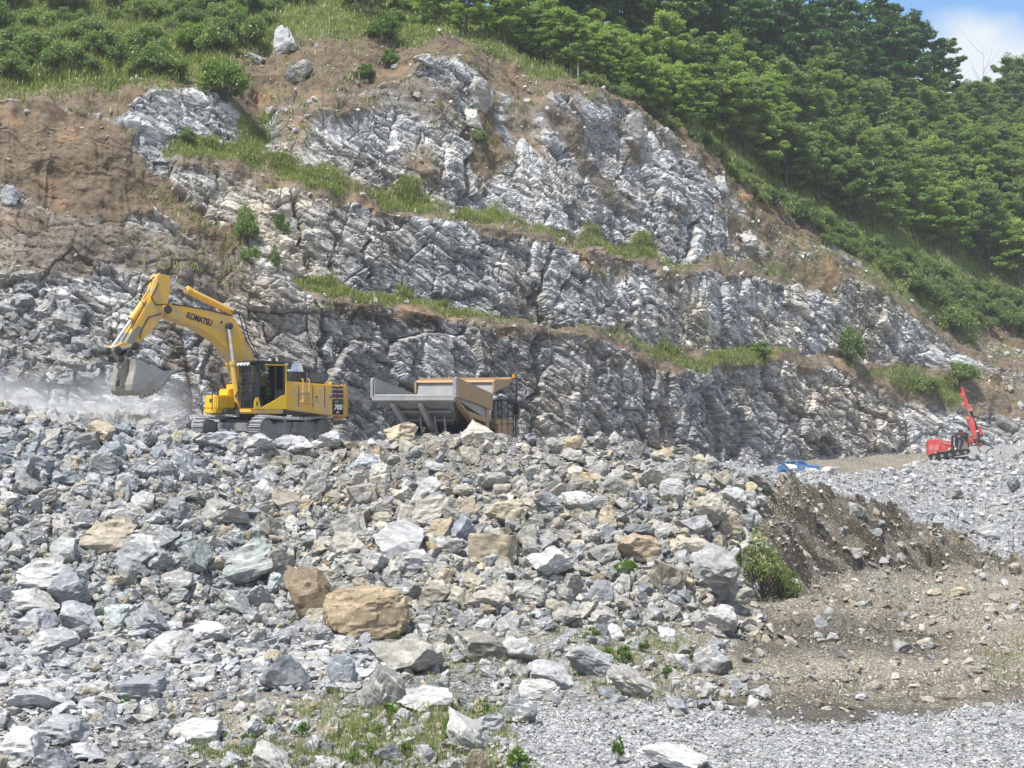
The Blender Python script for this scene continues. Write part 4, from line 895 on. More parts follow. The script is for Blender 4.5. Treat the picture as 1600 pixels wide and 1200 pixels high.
MB().prism([(-1.3, .55), (1.3, .55), (1.0, 1.12), (-1.0, 1.12)], -1.5, 1.5, .05).box((-1.75, -1.5, .5), (-1.1, 1.5, .95), .05).box((1.1, -1.5, .5), (1.75, 1.5, .95), .05).build('crossbeam', 'dull', und)
bmx = MB(); bmx.tube([(0, 0, 1.08), (0, 0, 1.36)], 1.15, 32); bmx.build('slew_ring', 'dark', und)
# upper structure
MB().box((-3.3, -1.85, 1.36), (1.75, 1.85, 1.60), .03).build('deck', 'dark', E)
MB().box((.2, .92, 1.38), (1.95, 1.98, 1.60), .03).box((1.2, .95, 1.42), (2.05, 1.95, 1.66), .04).build('cab_base', 'yellow', E)
MB().prism([(-3.12, 1.26), (-.9, 1.48), (.02, 1.58), (.02, 2.98), (-2.55, 2.86), (-3.12, 2.83)], .35, 1.93, .05).build('engine_housing', 'yellow', E)
MB().prism([(-3.05, 1.56), (.9, 1.60), (.9, 2.9), (-3.05, 2.83)], -1.93, .25, .05).build('engine_housing', 'yellow', E)
cw = MB().prism([(-1.93, 0), (1.93, 0), (1.93, -.70), (1.70, -.95), (-1.70, -.95), (-1.93, -.70)], 1.24, 2.84, .06, axis='z')
for v in cw.bm.verts: v.co = Vector((v.co.y - 3.07, v.co.x, v.co.z))
cwo = cw.build('counterweight', 'yellow', E)
MB().box((-3.9, 1.15, 1.16), (-3.45, 1.65, 1.25), .02).build('tail_lamp', 'amber', E)
st = MB()
for k, z in enumerate((2.66, 2.42, 2.20)): st.box((-3.50, 1.95, z), (-2.80, 1.957, z + (.10, .16, .16)[k]))
st.build('stripe', 'purple', cwo)
MB().box((-3.50, 1.95, 1.34), (-2.82, 1.957, 2.12)).build('decal_panel', 'black', cwo)
def on_left(x, y, z): return Matrix.Translation((x, y, z)) @ Matrix(((-1, 0, 0, 0), (0, 0, 1, 0), (0, 1, 0, 0), (0, 0, 0, 1)))
lettering('lettering', '700', .34, 'white', cwo, on_left(-3.16, 1.965, 1.70), .012, .25); lettering('lettering', 'PC', .20, 'copper', cwo, on_left(-3.08, 1.965, 1.96), .004, .25); lettering('lettering', 'LC', .14, 'white', cwo, on_left(-3.14, 1.965, 1.45), .004, .25)
# doors, ladder and hand rails on the housing
dl = MB()
for x in (-.75, -1.62, -2.35): dl.box((x, 1.93, 1.72), (x + .03, 1.945, 2.80))
for x in (-1.9, -2.75): dl.box((x, 1.93, 2.18), (x + .10, 1.95, 2.26))
dl.build('door_seam', 'dark', E)
rl = MB()
for x in (-.92, -1.30): rl.tube([(x, 1.95, 3.10), (x, 2.06, 3.08), (x, 2.06, 1.98)], .028, 8)
rl.box((-1.40, 1.95, 1.95), (-.82, 2.22, 2.02)); rl.box((-1.36, 1.95, 2.42), (-.86, 2.16, 2.48)); rl.build('ladder', 'yellow', E)
hd = MB().box((-2.55, .15, 2.84), (-.55, 1.75, 3.46), .06)
ho = hd.build('engine_hood', 'black', E)
g = MB()
for k in range(9): g.box((-2.48 + .105 * k, 1.76, 2.98), (-2.43 + .105 * k, 1.79, 3.40))
for k in range(6): g.box((-2.50, 1.76, 2.96 + .085 * k), (-1.52, 1.80, 2.985 + .085 * k))
g.box((-1.40, 1.76, 2.95), (-1.36, 1.80, 3.42)); g.build('vent_grille', 'dull', ho)
MB().prism([(-.95, 3.46), (-1.45, 3.46), (-1.30, 3.86), (-1.05, 3.90)], .95, 1.45, .03).build('exhaust_cover', 'steel', E)
MB().tube([(-1.9, -.6, 2.8), (-1.9, -.6, 3.45)], .12, 14).build('exhaust_pipe', 'dull', E)
MB().tube([(-3.5, .9, 2.84), (-3.5, .9, 3.02)], .10, 14).box((-3.7, .3, 2.83), (-3.3, .75, 2.95), .02).build('lifting_eye', 'yellow', E)
# right front: tool box, tank and steps
tb = MB().box((1.05, -1.95, 1.62), (2.15, -.85, 2.30), .07).box((1.75, -1.93, 1.40), (2.22, -.9, 1.64), .04).box((.6, -1.9, 2.25), (1.35, -.95, 2.62), .06)
tbo = tb.build('tool_box', 'yellow_clean', E)
MB().box((2.15, -1.45, 1.95), (2.165, -1.2, 2.12)).build('badge', 'dark', tbo)
hr = MB()
for y in (-1.9, -1.0): hr.tube([(2.3, y, 1.5), (2.3, y, 2.5), (1.9, y, 2.8), (1.1, y, 2.9)], .025, 8)
hr.tube([(2.2, -1.95, 1.3), (2.35, -2.05, 1.9), (2.2, -2.0, 2.3)], .025, 8); hr.build('hand_rail', 'dark', E)
# cab
cab = empty('cab'); cab.parent = E
x0, x1, y0, y1, zb, zt = .10, 1.88, .82, 1.96, 1.62, 3.78
fr = MB()
for (x, y) in ((x0 + .05, y1), (x1 - .25, y1), (x0 + .05, y0), (x1 - .25, y0)):
    fr.box((x - .07, y - .05, zb), (x + .07, y + .02, zt), .015)
fr.box((x0, y0, zt - .08), (x1 - .1, y1 + .02, zt + .05), .03)
fr.prism([(x1 - .35, zb), (x1, zb), (x1, zb + .45), (x1 - .12, zt), (x1 - .32, zt)], y1 - .05, y1 + .015, .01).prism([(x1 - .35, zb), (x1, zb), (x1, zb + .45), (x1 - .12, zt), (x1 - .32, zt)], y0 - .02, y0 + .05, .01)
fr.box((x0, y0 - .02, zb), (x0 + .06, y1, zt)); fr.box((.62, y1 - .03, zb), (.70, y1 + .02, zt)); fr.box((x0, y1 - .04, zb + .5), (.64, y1 + .015, zb + .95))
fr.build('cab_frame', 'black', cab)
MB().prism([(x0 - .02, zb - .02), (1.52, zb - .02), (1.50, zb + .06), (.9, zb + .32), (.35, zb + .62), (x0 - .02, zb + .70)], y1 - .02, y1 + .035, .01).prism([(1.5, zb - .02), (1.9, zb - .02), (1.9, zb + .35), (1.82, zb + .52), (1.66, zb + .55)], y1 - .02, y1 + .035, .01).box((x0 - .10, y1 - .12, zb), (x0 + .0, y1 + .035, zt + .02), .02).box((x0 - .05, y1 - .06, zt - .06), (1.3, y1 + .04, zt + .0), .01).build('cab_panel', 'yellow_clean', cab)
MB().box((1.70, y1 + .035, zb + .14), (1.78, y1 + .05, zb + .34)).build('door_handle', 'dark', cab)
gl = MB()
gl._add([(x0 + .1, y1 - .01, zb + .55), (x1 - .3, y1 - .01, zb + .35), (x1 - .35, y1 - .01, zt - .1), (x0 + .1, y1 - .01, zt - .1)], [(0, 1, 2, 3)])
gl._add([(x1 - .02, y0 + .05, zb + .1), (x1 - .02, y1 - .05, zb + .1), (x1 - .14, y1 - .05, zt - .1), (x1 - .14, y0 + .05, zt - .1)], [(0, 1, 2, 3)])
gl.build('window', 'glass', cab)
gd = MB()
for k in range(11):
    y = y0 + .02 + k * (y1 - y0 - .02) / 10; gd.tube([(x1 + .16, y, zb + .02), (x1 + .06, y, zt - .05)], .022, 6)
for k in range(6):
    z = zb + .05 + k * .40; gd.tube([(x1 + .17 - .02 * k, y0, z), (x1 + .17 - .02 * k, y1 + .02, z)], .022, 6)
for k in range(4): gd.tube([(x1 + .05 - .36 * k, y1 + .06, zt - .06), (x1 - .15 - .36 * k, y1 + .06, zb + .3)], .001, 3)
gd.box((x0 - .05, y0 - .05, zt + .05), (x1 + .16, y1 + .08, zt + .12), .02)
for k in range(9): gd.box((x0 + .1 + .19 * k, y0, zt + .12), (x0 + .16 + .19 * k, y1, zt + .16))
gd.build('guard', 'black', cab)
lm = MB()
for k in range(4): lm.tube([(x1 + .16, y0 + .12 + .27 * k, zt - .02), (x1 + .26, y0 + .12 + .27 * k, zt - .03)], .075, 12)
lm.tube([(.5, 1.3, zt + .12), (.5, 1.3, zt + .30)], .07, 12); lm.build('work_lamp', 'white', cab)
mi = MB().tube([(x1 - .1, y1, zt - .3), (x1 + .02, y1 + .22, zt - .15), (x1 - .25, y1 + .28, zt - .12)], .02, 6).box((x1 - .42, y1 + .22, zt - .42), (x1 - .30, y1 + .36, zt - .10), .03); mi.build('mirror', 'black', cab)
sa = MB().box((.35, 1.08, zb + .2), (.95, 1.66, zb + .48), .05).box((.28, 1.1, zb + .45), (.46, 1.64, zb + 1.15), .05); sa.build('seat', 'cloth', cab)
MB().box((x0 + .01, y0 + .03, zb), (x0 + .04, y1 - .05, zt - .1)).box((x0 + .04, y0 + .02, zb), (x1 - .3, y0 + .045, zb + 1.1)).build('cab_lining', 'cloth', cab)
MB().box((x0 + .02, y0, zb - .01), (x1 - .05, y1 - .05, zb + .05)).build('cab_floor', 'dark', cab)
# boom (its foot is hidden beside the cab), traced on its near side
YB = .42
bp = z1([(518, 268), (535, 248), (600, 256), (720, 279), (850, 300), (893, 328), (925, 392), (965, 470), (1000, 545), (1036, 640), (1040, 730), (975, 730), (945, 660), (905, 575), (860, 505), (800, 440), (700, 377), (545, 318), (522, 296)], 100, 400, 3.333)
boom = MB().prism([ex.xz(*p, YB) for p in bp], -.34, .42, .03).build('boom', 'yellow', E)
def P3(x, y, off=0.0, k=3.333, ox=100, oy=400):
    a = ex.xz(ox + x / k, oy + y / k, off); return Vector((a[0], off, a[1]))
def piston(a, b, r_b, r_r, frac, name, par, ext=1.0):
    a, b = Vector(a), Vector(b); d = b - a
    o = MB().tube([a, a + d * frac], r_b, 16).tube([a + d * (frac - .03), a + d * (frac + .02)], r_b * 1.2, 16).build(name, 'yellow', par, smooth=False)
    MB().tube([a + d * frac, b], r_r, 12).build('rod', 'steel', o); return o
k0 = P3(540, 278, .46)
for (x, y, r, o1) in ((540, 278, .20, .50), (855, 366, .17, .62), (820, 345, .07, .45)):
    c = ex.xz(100 + x / 3.333, 400 + y / 3.333, .42); MB().lathe_y([(r * .7, -o1), (r, -o1 + .02), (r, o1 - .02), (r * .7, o1)], c, 18).build('pivot_pin', 'dark', boom)
for yy in (.62, -.62):
    piston(P3(905, 760, yy) if yy > 0 else P3(930, 770, yy), P3(855, 366, .5) if yy > 0 else Vector((P3(855, 366, .42).x, -.6, P3(855, 366, .42).z)), .15, .085, .52, 'boom_cylinder', E)
L = on_left(0, 0, 0)
a, b = ex.xz(100 + 640 / 3.333, 400 + 308 / 3.333, .43), ex.xz(100 + 770 / 3.333, 400 + 352 / 3.333, .43)
ang = math.atan2(a[1] - b[1], a[0] - b[0])
ctr = ((a[0] + b[0]) / 2, (a[1] + b[1]) / 2); wid = math.hypot(a[0] - b[0], a[1] - b[1])
Mt = Matrix.Translation((ctr[0], .436, ctr[1])) @ Matrix.Rotation(-ang, 4, 'Y') @ on_left(0, 0, 0)
lt = lettering('lettering', 'KOMATSU', .44, 'navy', boom, Matrix.Identity(4), .016)
lw = max(v.co.x for v in lt.data.vertices) - min(v.co.x for v in lt.data.vertices)
lt.data.transform(Mt @ Matrix.Diagonal((wid / lw, wid / lw * 1.35, 1, 1)))
# arm
arp = z1([(490, 95), (500, 90), (555, 103), (553, 190), (532, 290), (484, 360), (445, 405), (400, 450), (378, 490), (338, 492), (315, 470), (350, 400), (388, 335), (440, 245), (468, 180)], 100, 400, 3.333)
arm = MB().prism([ex.xz(*p, .34) for p in arp], -.30, .34, .03).build('arm', 'yellow', E)
MB().prism([ex.xz(*p, .36) for p in z1([(318, 462), (352, 398), (384, 362), (405, 372), (372, 440), (345, 480)], 100, 400, 3.333)], -.32, .36, .01).build('wear_plate', 'worn', arm)
piston(P3(872, 290, 0), P3(560, 138, 0), .17, .095, .74, 'arm_cylinder', E)
piston(P3(492, 128, .0), P3(240, 490, .0), .155, .085, .55, 'bucket_cylinder', E)
hs = MB()
def hose(pts, r=.032): hs.tube([P3(x, y, o) for x, y, o in pts], r, 6)
hose([(470, 110, .2), (410, 160, .3), (395, 220, .3), (420, 260, .25)]); hose([(480, 105, -.2), (430, 150, .1), (400, 200, .1)]); hose([(545, 250, .48), (480, 255, .42), (455, 215, .4), (500, 130, .3)])
hose([(560, 250, .45), (640, 262, .48), (720, 275, .48), (800, 292, .48), (870, 310, .48)]); hose([(870, 288, .3), (910, 300, .5), (925, 350, .5), (950, 440, .5), (1000, 520, .5), (1035, 600, .5)])
hose([(880, 280, -.1), (935, 310, .3), (960, 420, .3), (1015, 530, .3)]); hose([(505, 300, .4), (440, 320, .4), (400, 395, .4), (395, 430, .4)]); hose([(905, 700, .7), (925, 660, .8), (950, 690, .8), (930, 740, .7)]); hose([(890, 735, .7), (915, 690, .8), (955, 700, .6), (965, 740, .5)])
hose([(430, 240, .3), (385, 320, .3), (352, 380, .3)], .026)
hs.build('hose', 'rubber', E)
# bucket links
kx = dict(k=5.456, ox=140, oy=420)
def lk(x, y, o=0.0): return P3(x, y, o, **kx)
ln = MB()
for yy in (.34, -.34):
    ln.tube([lk(170, 690, yy), lk(265, 790, yy)], .12, 8); ln.tube([lk(375, 655, yy), lk(215, 695, yy)], .12, 8)
ln.tube([lk(325, 720, .3), lk(250, 850, .3)], .15, 8).tube([lk(325, 720, -.3), lk(250, 850, -.3)], .15, 8)
lo = ln.build('bucket_link', 'worn', E)
MB().prism([ex.xz(140 + x / 5.456, 420 + y / 5.456, .40) for x, y in ((200, 690), (230, 655), (290, 628), (350, 630), (360, 668), (300, 672), (250, 705))], -.40, .40, .02).build('link_cover', 'yellow_dusty', lo)
for (x, y, r, o) in ((155, 700, .16, .44), (228, 697, .19, .48), (375, 660, .19, .52), (325, 722, .17, .55), (255, 770, .15, .5)):
    c = ex.xz(140 + x / 5.456, 420 + y / 5.456, .3); MB().lathe_y([(r * .7, -o), (r, -o + .02), (r, o - .02), (r * .7, o)], c, 16).build('pivot_pin', 'dark', lo)
# bucket: curved shell between two side plates, teeth on the lip
YK = 1.0
def bk(x, y, yy=YK): a = ex.xz(140 + x / 5.456, 420 + y / 5.456, yy); return a
shell = [bk(*q) for q in ((392, 768), (396, 820), (388, 870), (372, 925), (362, 985), (368, 1035), (388, 1066), (425, 1080), (500, 1058), (575, 1018), (625, 985))]
inner = [(x + (.05 if k < 5 else 0.0) * -1, z + (.06 if k > 5 else 0.0)) for k, (x, z) in enumerate(shell)]
cen = (sum(p[0] for p in shell) / len(shell) - .35, sum(p[1] for p in shell) / len(shell) + .25)
inner = [(x + (cen[0] - x) * .06, z + (cen[1] - z) * .06) for x, z in shell]
bu = MB().prism(shell + inner[::-1], -YK, YK).build('bucket', 'worn', E)
side = shell + [bk(745, 850), bk(715, 862), bk(640, 872), bk(585, 850), (bk(520, 822)), bk(450, 785)]
for yy in (YK, -YK): MB().prism(side, yy - .03 * np.sign(yy) - .02, yy + .02, .008).build('side_plate', 'grey', bu)
MB().prism([bk(380, 1055), bk(425, 1082), bk(515, 1058), bk(540, 930), bk(520, 930), bk(470, 1000)], YK + .02, YK + .045, .005).prism([bk(600, 985), bk(690, 880), bk(748, 848), bk(752, 862), bk(700, 905), bk(640, 990)], YK + .02, YK + .05, .005).build('side_cutter', 'worn', bu)
th = MB(); e0, e1_ = Vector((shell[-1][0], 0, shell[-1][1])), Vector((shell[-2][0], 0, shell[-2][1])); dd = (e0 - e1_).normalized()
tt = MB()
for k in range(6):
    y = -YK + .12 + k * (2 * YK - .24) / 5
    c = e0 + Vector((0, y, 0)); u = Vector((-dd.z, 0, dd.x))
    for (l0, l1, w, h0, h1) in ((-.12, .16, .12, .09, .08), (.16, .42, .08, .07, .02)):
        vs = [c + dd * l + Vector((0, s1 * w, 0)) + u * (s2 * h) for l, h in ((l0, h0), (l1, h1)) for s1, s2 in ((-1, -1), (1, -1), (1, 1), (-1, 1))]
        tt._add(vs, [(3, 2, 1, 0), (4, 5, 6, 7), (0, 1, 5, 4), (1, 2, 6, 5), (2, 3, 7, 6), (3, 0, 4, 7)])
for (x, y) in ((430, 1080), (470, 1068), (510, 1054), (548, 1034), (585, 1012)):
    a = bk(x, y); b = bk(x + 26, y + 8); tt.box((min(a[0], b[0]) - .02, YK - .12, a[1] - .14), (min(a[0], b[0]) + .13, YK + .07, a[1] + .08), .02)
tt.build('tooth', 'worn', bu)
ears = MB()
for yy in (.30, -.30):
    ears.prism([bk(245, 770, yy), bk(320, 770, yy), bk(330, 860, yy), bk(330, 1000, yy), bk(262, 1000, yy)], yy - .05, yy + .05, .01)
ears.build('ear', 'worn', bu)
rec = MB()
bx, bz0, bz1 = bk(235, 870, 0)[0], bk(235, 990, 0)[1], bk(235, 770, 0)[1]
rec.prism([(shell[2][0] + .015, shell[2][1] + .0), (shell[4][0] + .05, shell[4][1] - .05), (shell[4][0] + .09, shell[4][1] - .05), (shell[2][0] + .06, shell[2][1])], -.28, .22).build('lug_shade_plate', 'dark', bu)  # raised dark plate, painting the shade of a hollow between the ears
# the operator: one skinned body, with vest and helmet
per = empty('person', E.matrix_basis @ Vector((.62, 1.36, 2.12)), (0, 0, R(225)))
tag(per, 'operator in a green hi-vis vest sitting in the excavator cab', 'person')
sk = [((0, 0, 0), .15), ((.02, 0, .22), .14), ((.03, 0, .45), .16), ((.03, 0, .56), .07), ((.05, 0, .66), .09), ((.06, 0, .78), .095), ((.05, 0, .86), .06),
      ((.03, .20, .50), .065), ((.10, .27, .26), .05), ((.34, .25, .20), .038), ((.42, .25, .21), .03), ((.03, -.20, .50), .065), ((.10, -.27, .26), .05), ((.34, -.25, .20), .038), ((.42, -.25, .21), .03),
      ((.08, .10, -.03), .10), ((.45, .13, .02), .075), ((.55, .13, -.38), .055), ((.66, .13, -.42), .04), ((.08, -.10, -.03), .10), ((.45, -.13, .02), .075), ((.55, -.13, -.38), .055), ((.66, -.13, -.42), .04)]
ed = [(0, 1), (1, 2), (2, 3), (3, 4), (4, 5), (5, 6), (2, 7), (7, 8), (8, 9), (9, 10), (2, 11), (11, 12), (12, 13), (13, 14), (0, 15), (15, 16), (16, 17), (17, 18), (0, 19), (19, 20), (20, 21), (21, 22)]
def skinned(name, joints, edges, mat, par):
    me = bpy.data.meshes.new(name); me.from_pydata([j[0] for j in joints], edges, []); me.materials.append(M[mat])
    o = bpy.data.objects.new(name, me); COL.objects.link(o); o.parent = par
    md = o.modifiers.new('Skin', 'SKIN'); o.modifiers.new('Sub', 'SUBSURF').levels = 2
    for i, j in enumerate(joints): me.skin_vertices[0].data[i].radius = (j[1], j[1])
    me.skin_vertices[0].data[0].use_root = True; return o
skinned('body', sk, ed, 'skin', per)
skinned('vest', [((0, 0, .06), .165), ((.02, 0, .24), .165), ((.03, 0, .46), .18), ((.03, .16, .48), .10), ((.03, -.16, .48), .10)], [(0, 1), (1, 2), (2, 3), (2, 4)], 'hivis', per)
skinned('trousers', [((0, 0, .0), .165), ((.08, .10, -.03), .115), ((.45, .13, .02), .088), ((.55, .13, -.36), .068), ((.08, -.10, -.03), .115), ((.45, -.13, .02), .088), ((.55, -.13, -.36), .068)], [(0, 1), (1, 2), (2, 3), (0, 4), (4, 5), (5, 6)], 'cloth', per)
hm = MB().tube([(.055, 0, .78), (.055, 0, .84), (.055, 0, .89), (.055, 0, .92)], [.128, .122, .09, .02], 16).box((.06, -.11, .775), (.22, .11, .79), .005); hm.build('helmet', 'white', per)

# ---- dump truck, seen from behind
tr = Frame('dump_truck', (-4.88, 69.6, -2.32), 71.0); T = tr.o
tag(T, 'weathered orange dump truck seen from behind with its empty grey bed', 'dump truck')
HW = 2.15
def quadslab(name, mat, q, th, par=T):
    """a plate through four corners, th thick"""
    q = [Vector(p) for p in q]; n = (q[1] - q[0]).cross(q[3] - q[0]).normalized() * th
    return MB()._add(q + [p + n for p in q], [(0, 1, 2, 3), (7, 6, 5, 4), (0, 4, 5, 1), (1, 5, 6, 2), (2, 6, 7, 3), (3, 7, 4, 0)]).build(name, mat, par)
bed = quadslab('bed_floor', 'grey', [(0, HW, 3.30), (0, -HW, 3.30), (5.2, -1.9, 2.05), (5.2, 1.9, 2.05)], .10)
lip = MB().prism([(-.10, 3.08), (.16, 3.02), (.16, 3.27), (-.10, 3.28)], -HW - .05, HW + .05, .02).build('tail_lip', 'grey', T)
tail = MB()._add([(.1, HW - .1, 2.98), (.1, -HW + .1, 2.98), (2.6, -1.35, 1.75), (2.6, 1.35, 1.75), (.1, HW - .1, 3.08), (.1, -HW + .1, 3.08), (2.6, -1.35, 2.6), (2.6, 1.35, 2.6)], [(0, 1, 2, 3), (4, 7, 6, 5), (0, 4, 5, 1), (1, 5, 6, 2), (2, 6, 7, 3), (3, 7, 4, 0)]).build('bed_underside', 'dull', T)
for y in (1.15, -.35, .4):
    if y == .4: continue
    MB()._add([(.05, y - .12, 2.97), (.05, y + .12, 2.97), (2.4, y * .8 + .12, 1.65), (2.4, y * .8 - .12, 1.65), (.05, y - .12, 2.80), (.05, y + .12, 2.80), (2.2, y * .8 + .12, 1.2), (2.2, y * .8 - .12, 1.2)], [(0, 1, 2, 3), (7, 6, 5, 4), (0, 4, 5, 1), (1, 5, 6, 2), (2, 6, 7, 3), (3, 7, 4, 0)]).build('bed_rib', 'grey', T)
for zz, xx in ((2.55, .75), (2.12, 1.6)):
    MB().tube([(xx, 1.85 - .25 * xx, zz), (xx, -1.85 + .25 * xx, zz)], .09, 8).build('cross_rib', 'dull', T)
for s in (1, -1):
    w = s * HW; o_ = s * (HW + .12)
    # side wall: outer orange plate, grey liner inside, top rail
    prof = [(-.05, 3.22), (-.02, 4.16), (.35, 4.20), (5.3, 3.50), (5.3, 2.62), (3.0, 2.95), (.5, 3.22)]
    sw = MB().prism(prof, min(w, o_), max(w, o_), .015).build('side_wall', 'orange', T)
    MB().prism([(.0, 3.28), (.02, 4.12), (.35, 4.15), (5.25, 3.45), (5.2, 2.05)], w - s * .05 - .02, w - s * .05 + .02).build('liner_plate', 'grey', sw)
    MB().prism([(-.08, 3.22), (-.08, 4.18), (.18, 4.24), (.22, 3.26)], min(w, o_ + s * .03), max(w, o_ + s * .03), .02).build('end_post', 'grey', sw)
    if s > 0: continue
    br = MB()
    y_a, y_b = sorted((w - s * .30, w + s * .02))
    br.prism([(.15, 3.22), (.5, 3.18), (4.7, 1.30), (4.4, 1.20)], y_a, y_b, .015).prism([(4.55, 2.75), (5.0, 2.70), (5.0, 1.20), (4.55, 1.20)], y_a, y_b, .015)
    br.prism([(1.7, 2.62), (4.6, 2.22), (4.6, 1.98), (2.2, 2.30)], y_a, y_b, .01).prism([(3.1, 1.98), (4.6, 1.76), (4.6, 1.58), (3.5, 1.74)], y_a, y_b, .01)
    br.build('side_brace', 'orange', sw)
    quadslab('bed_flank', 'dark', [(.3, w - s * .10, 3.2), (2.4, s * 1.3, 1.75), (5.0, s * 1.3, 1.5), (5.0, w - s * .10, 3.1)], .05, sw)  # dark sheet whose colour stands for the shade in the recess behind the braces
MB().prism([(5.2, 2.0), (5.35, 2.0), (5.95, 4.12), (5.75, 4.15)], -HW, HW, .02).build('headboard', 'grey', T)
cn = MB().prism([(5.6, 4.10), (8.1, 4.22), (8.1, 4.30), (5.7, 4.24)], -HW - .1, HW + .1, .01)
for k in range(5): cn.box((5.85 + .5 * k, -HW, 4.26), (5.93 + .5 * k, HW, 4.36))
cn.prism([(5.5, 3.55), (8.1, 3.85), (8.1, 4.30), (5.5, 4.15)], HW + .02, HW + .12, .01).prism([(5.5, 3.55), (8.1, 4.05), (8.1, 4.30), (5.5, 4.15)], -HW - .12, -HW - .02, .01)
cn.prism([(8.0, 4.22), (8.75, 4.34), (8.75, 4.44), (8.0, 4.36)], -HW - .1, -HW + 1.6, .01)
cn.build('canopy', 'orange', T)
fm = MB()
for s in (1, -1): fm.box((1.2, s * .55 - .18, 1.05), (9.2, s * .55 + .18, 1.5), .02)
fm.box((1.0, -1.5, .95), (1.8, 1.5, 1.35), .05).tube([(1.7, -1.9, .85), (1.7, 1.9, .85)], .36, 16).build('chassis', 'dull', T)
for s in (1, -1):
    for x, ys in ((2.6, (1.15, 1.78)), (6.9, (1.75,))):
        for yy in ys:
            tw = MB().lathe_y([(.50, s * yy - .30), (.84, s * yy - .30), (.93, s * yy - .18), (.93, s * yy + .18), (.84, s * yy + .30), (.50, s * yy + .30)], (x, .93), 28)
            for k in range(24):
                a_ = 2 * math.pi * k / 24; c, sn = math.cos(a_), math.sin(a_); q = []
                for rr, yo in ((.90, -.28), (.90, .28), (.97, .28), (.97, -.28)):
                    for da in (-.05, .05): q.append((x + rr * math.cos(a_ + da), s * yy + yo, .93 + rr * math.sin(a_ + da)))
                tw._add(q, [(0, 1, 3, 2), (2, 3, 5, 4), (4, 5, 7, 6), (6, 7, 1, 0), (0, 2, 4, 6), (1, 7, 5, 3)])
            wo = tw.build('wheel', 'rubber', T)
            MB().lathe_y([(.20, s * yy - .24), (.49, s * yy - .30), (.49, s * yy + .30), (.20, s * yy + .24)], (x, .93), 20).build('rim', 'orange', wo)
for y in (1.35, .05, -.75, -1.25): MB().tube([(1.25 if y > 1 else .95, y, 2.3), (1.3, y * .98, 1.35)], .05, 8).build('hanger_rod', 'dull', T)
MB().box((6.0, -2.2, 1.9), (8.9, .35, 2.15), .04).box((6.3, -2.2, 1.25), (8.8, -1.35, 1.9), .05).build('fender_deck', 'orange', T)
MB().box((6.2, .5, 2.0), (8.0, 2.0, 4.0), .08).build('cab', 'orange', T)
MB().box((6.4, 2.0, 2.95), (7.8, 2.02, 3.8)).build('cab_window', 'dark', T)
MB().box((6.8, -1.2, 1.5), (9.3, 1.2, 2.6), .08).build('bonnet', 'orange', T)
ac = MB(); ac.tube([(6.25, -1.75, 2.2), (6.25, -1.75, 2.95)], .26, 18).tube([(6.25, -1.75, 2.95), (6.25, -1.75, 3.08)], [.30, .18], 18); ac.build('air_cleaner', 'rubber', T)
lad = MB()
for (x, y, zt_) in ((6.9, -2.2, 3.2), (7.9, -2.2, 3.2), (8.8, -2.2, 3.25), (8.85, -1.3, 3.2)): lad.tube([(x, y, 1.3), (x, y, zt_)], .035, 6)
for z in (3.2, 2.75, 2.3): lad.tube([(6.9, -2.2, z), (8.8, -2.2, z), (8.85, -1.3, z)], .03, 6)
lad.tube([(8.9, -2.3, 1.1), (8.95, -2.35, 4.3)], .045, 8)
for k in range(5): lad.tube([(8.3, -2.3, 1.2 + .35 * k), (8.9, -2.3, 1.2 + .35 * k)], .03, 6)
lad.build('hand_rail', 'black', T)
MB().box((8.8, -2.5, 2.4), (8.95, -2.2, 3.0), .03).build('mirror', 'black', T)
MB().tube([(8.9, -2.2, 4.42), (8.9, -2.2, 4.62)], .08, 10).build('marker_lamp', 'amber', T)

# ---- drill rig
dr = Frame('drill_rig', pt(1482, 719, 138.0), -14.0, (0, -7)); D = dr.o
tag(D, 'red tracked drill rig with a tall leaning mast on the far bench', 'drill rig')
def q2(x, y, yy=-1.0): return dr.xz(1430 + x / 8.573, 590 + y / 8.573, yy)
MB().prism([q2(160, 850), q2(235, 828), q2(300, 832), q2(470, 850), q2(490, 965), q2(350, 985), q2(160, 1050)], -1.0, 1.0, .03).build('engine_housing', 'red', D)
pnl = MB()
for x in (190, 260): pnl.prism([q2(x, 900), q2(x + 55, 892), q2(x + 55, 970), q2(x, 985)], -1.03, -1.0)
pnl.build('vent_panel', 'redlight', D)
MB().prism([q2(340, 858), q2(470, 880), q2(478, 905), q2(380, 885)], -1.06, -1.0, .01).build('hand_rail', 'redlight', D)
for yy in (-1.0, .75):
    pr = [q2(x, y, -1.0) for x, y in ((180, 1055), (240, 1015), (690, 955), (740, 965), (730, 1010), (690, 1030), (260, 1095), (200, 1090))]
    tk = MB().prism(pr, yy - .3, yy + .25, .05); tko = tk.build('track', 'rubber', D)
    for k in range(5):
        c = q2(250 + 105 * k, 1062 - 15 * k, -1.0); MB().lathe_y([(.16, yy - .34), (.16, yy + .28)], c, 12).build('roller', 'dull', tko)
MB().prism([q2(470, 985), q2(720, 955), q2(720, 910), q2(600, 905), q2(470, 930)], -.8, .8, .03).build('chassis', 'dull', D)
for yy in (-.9, .5):
    cf = MB()
    for a_, b_ in (((500, 960), (505, 790)), ((505, 790), (560, 745)), ((560, 745), (690, 740)), ((690, 740), (695, 790)), ((640, 760), (600, 940)), ((695, 800), (720, 930)), ((560, 760), (555, 940))):
        a2, b2 = q2(*a_, -.9), q2(*b_, -.9); cf.tube([(a2[0], yy, a2[1]), (b2[0], yy, b2[1])], .075, 8)
    cf.build('canopy_frame', 'black', D)
MB().prism([q2(500, 790), q2(555, 742), q2(690, 735), q2(700, 790), q2(680, 770), q2(560, 775), q2(520, 810)], -.95, .55, .02).build('canopy', paint('dark_red_paint', (.16, .015, .025), .2), D)
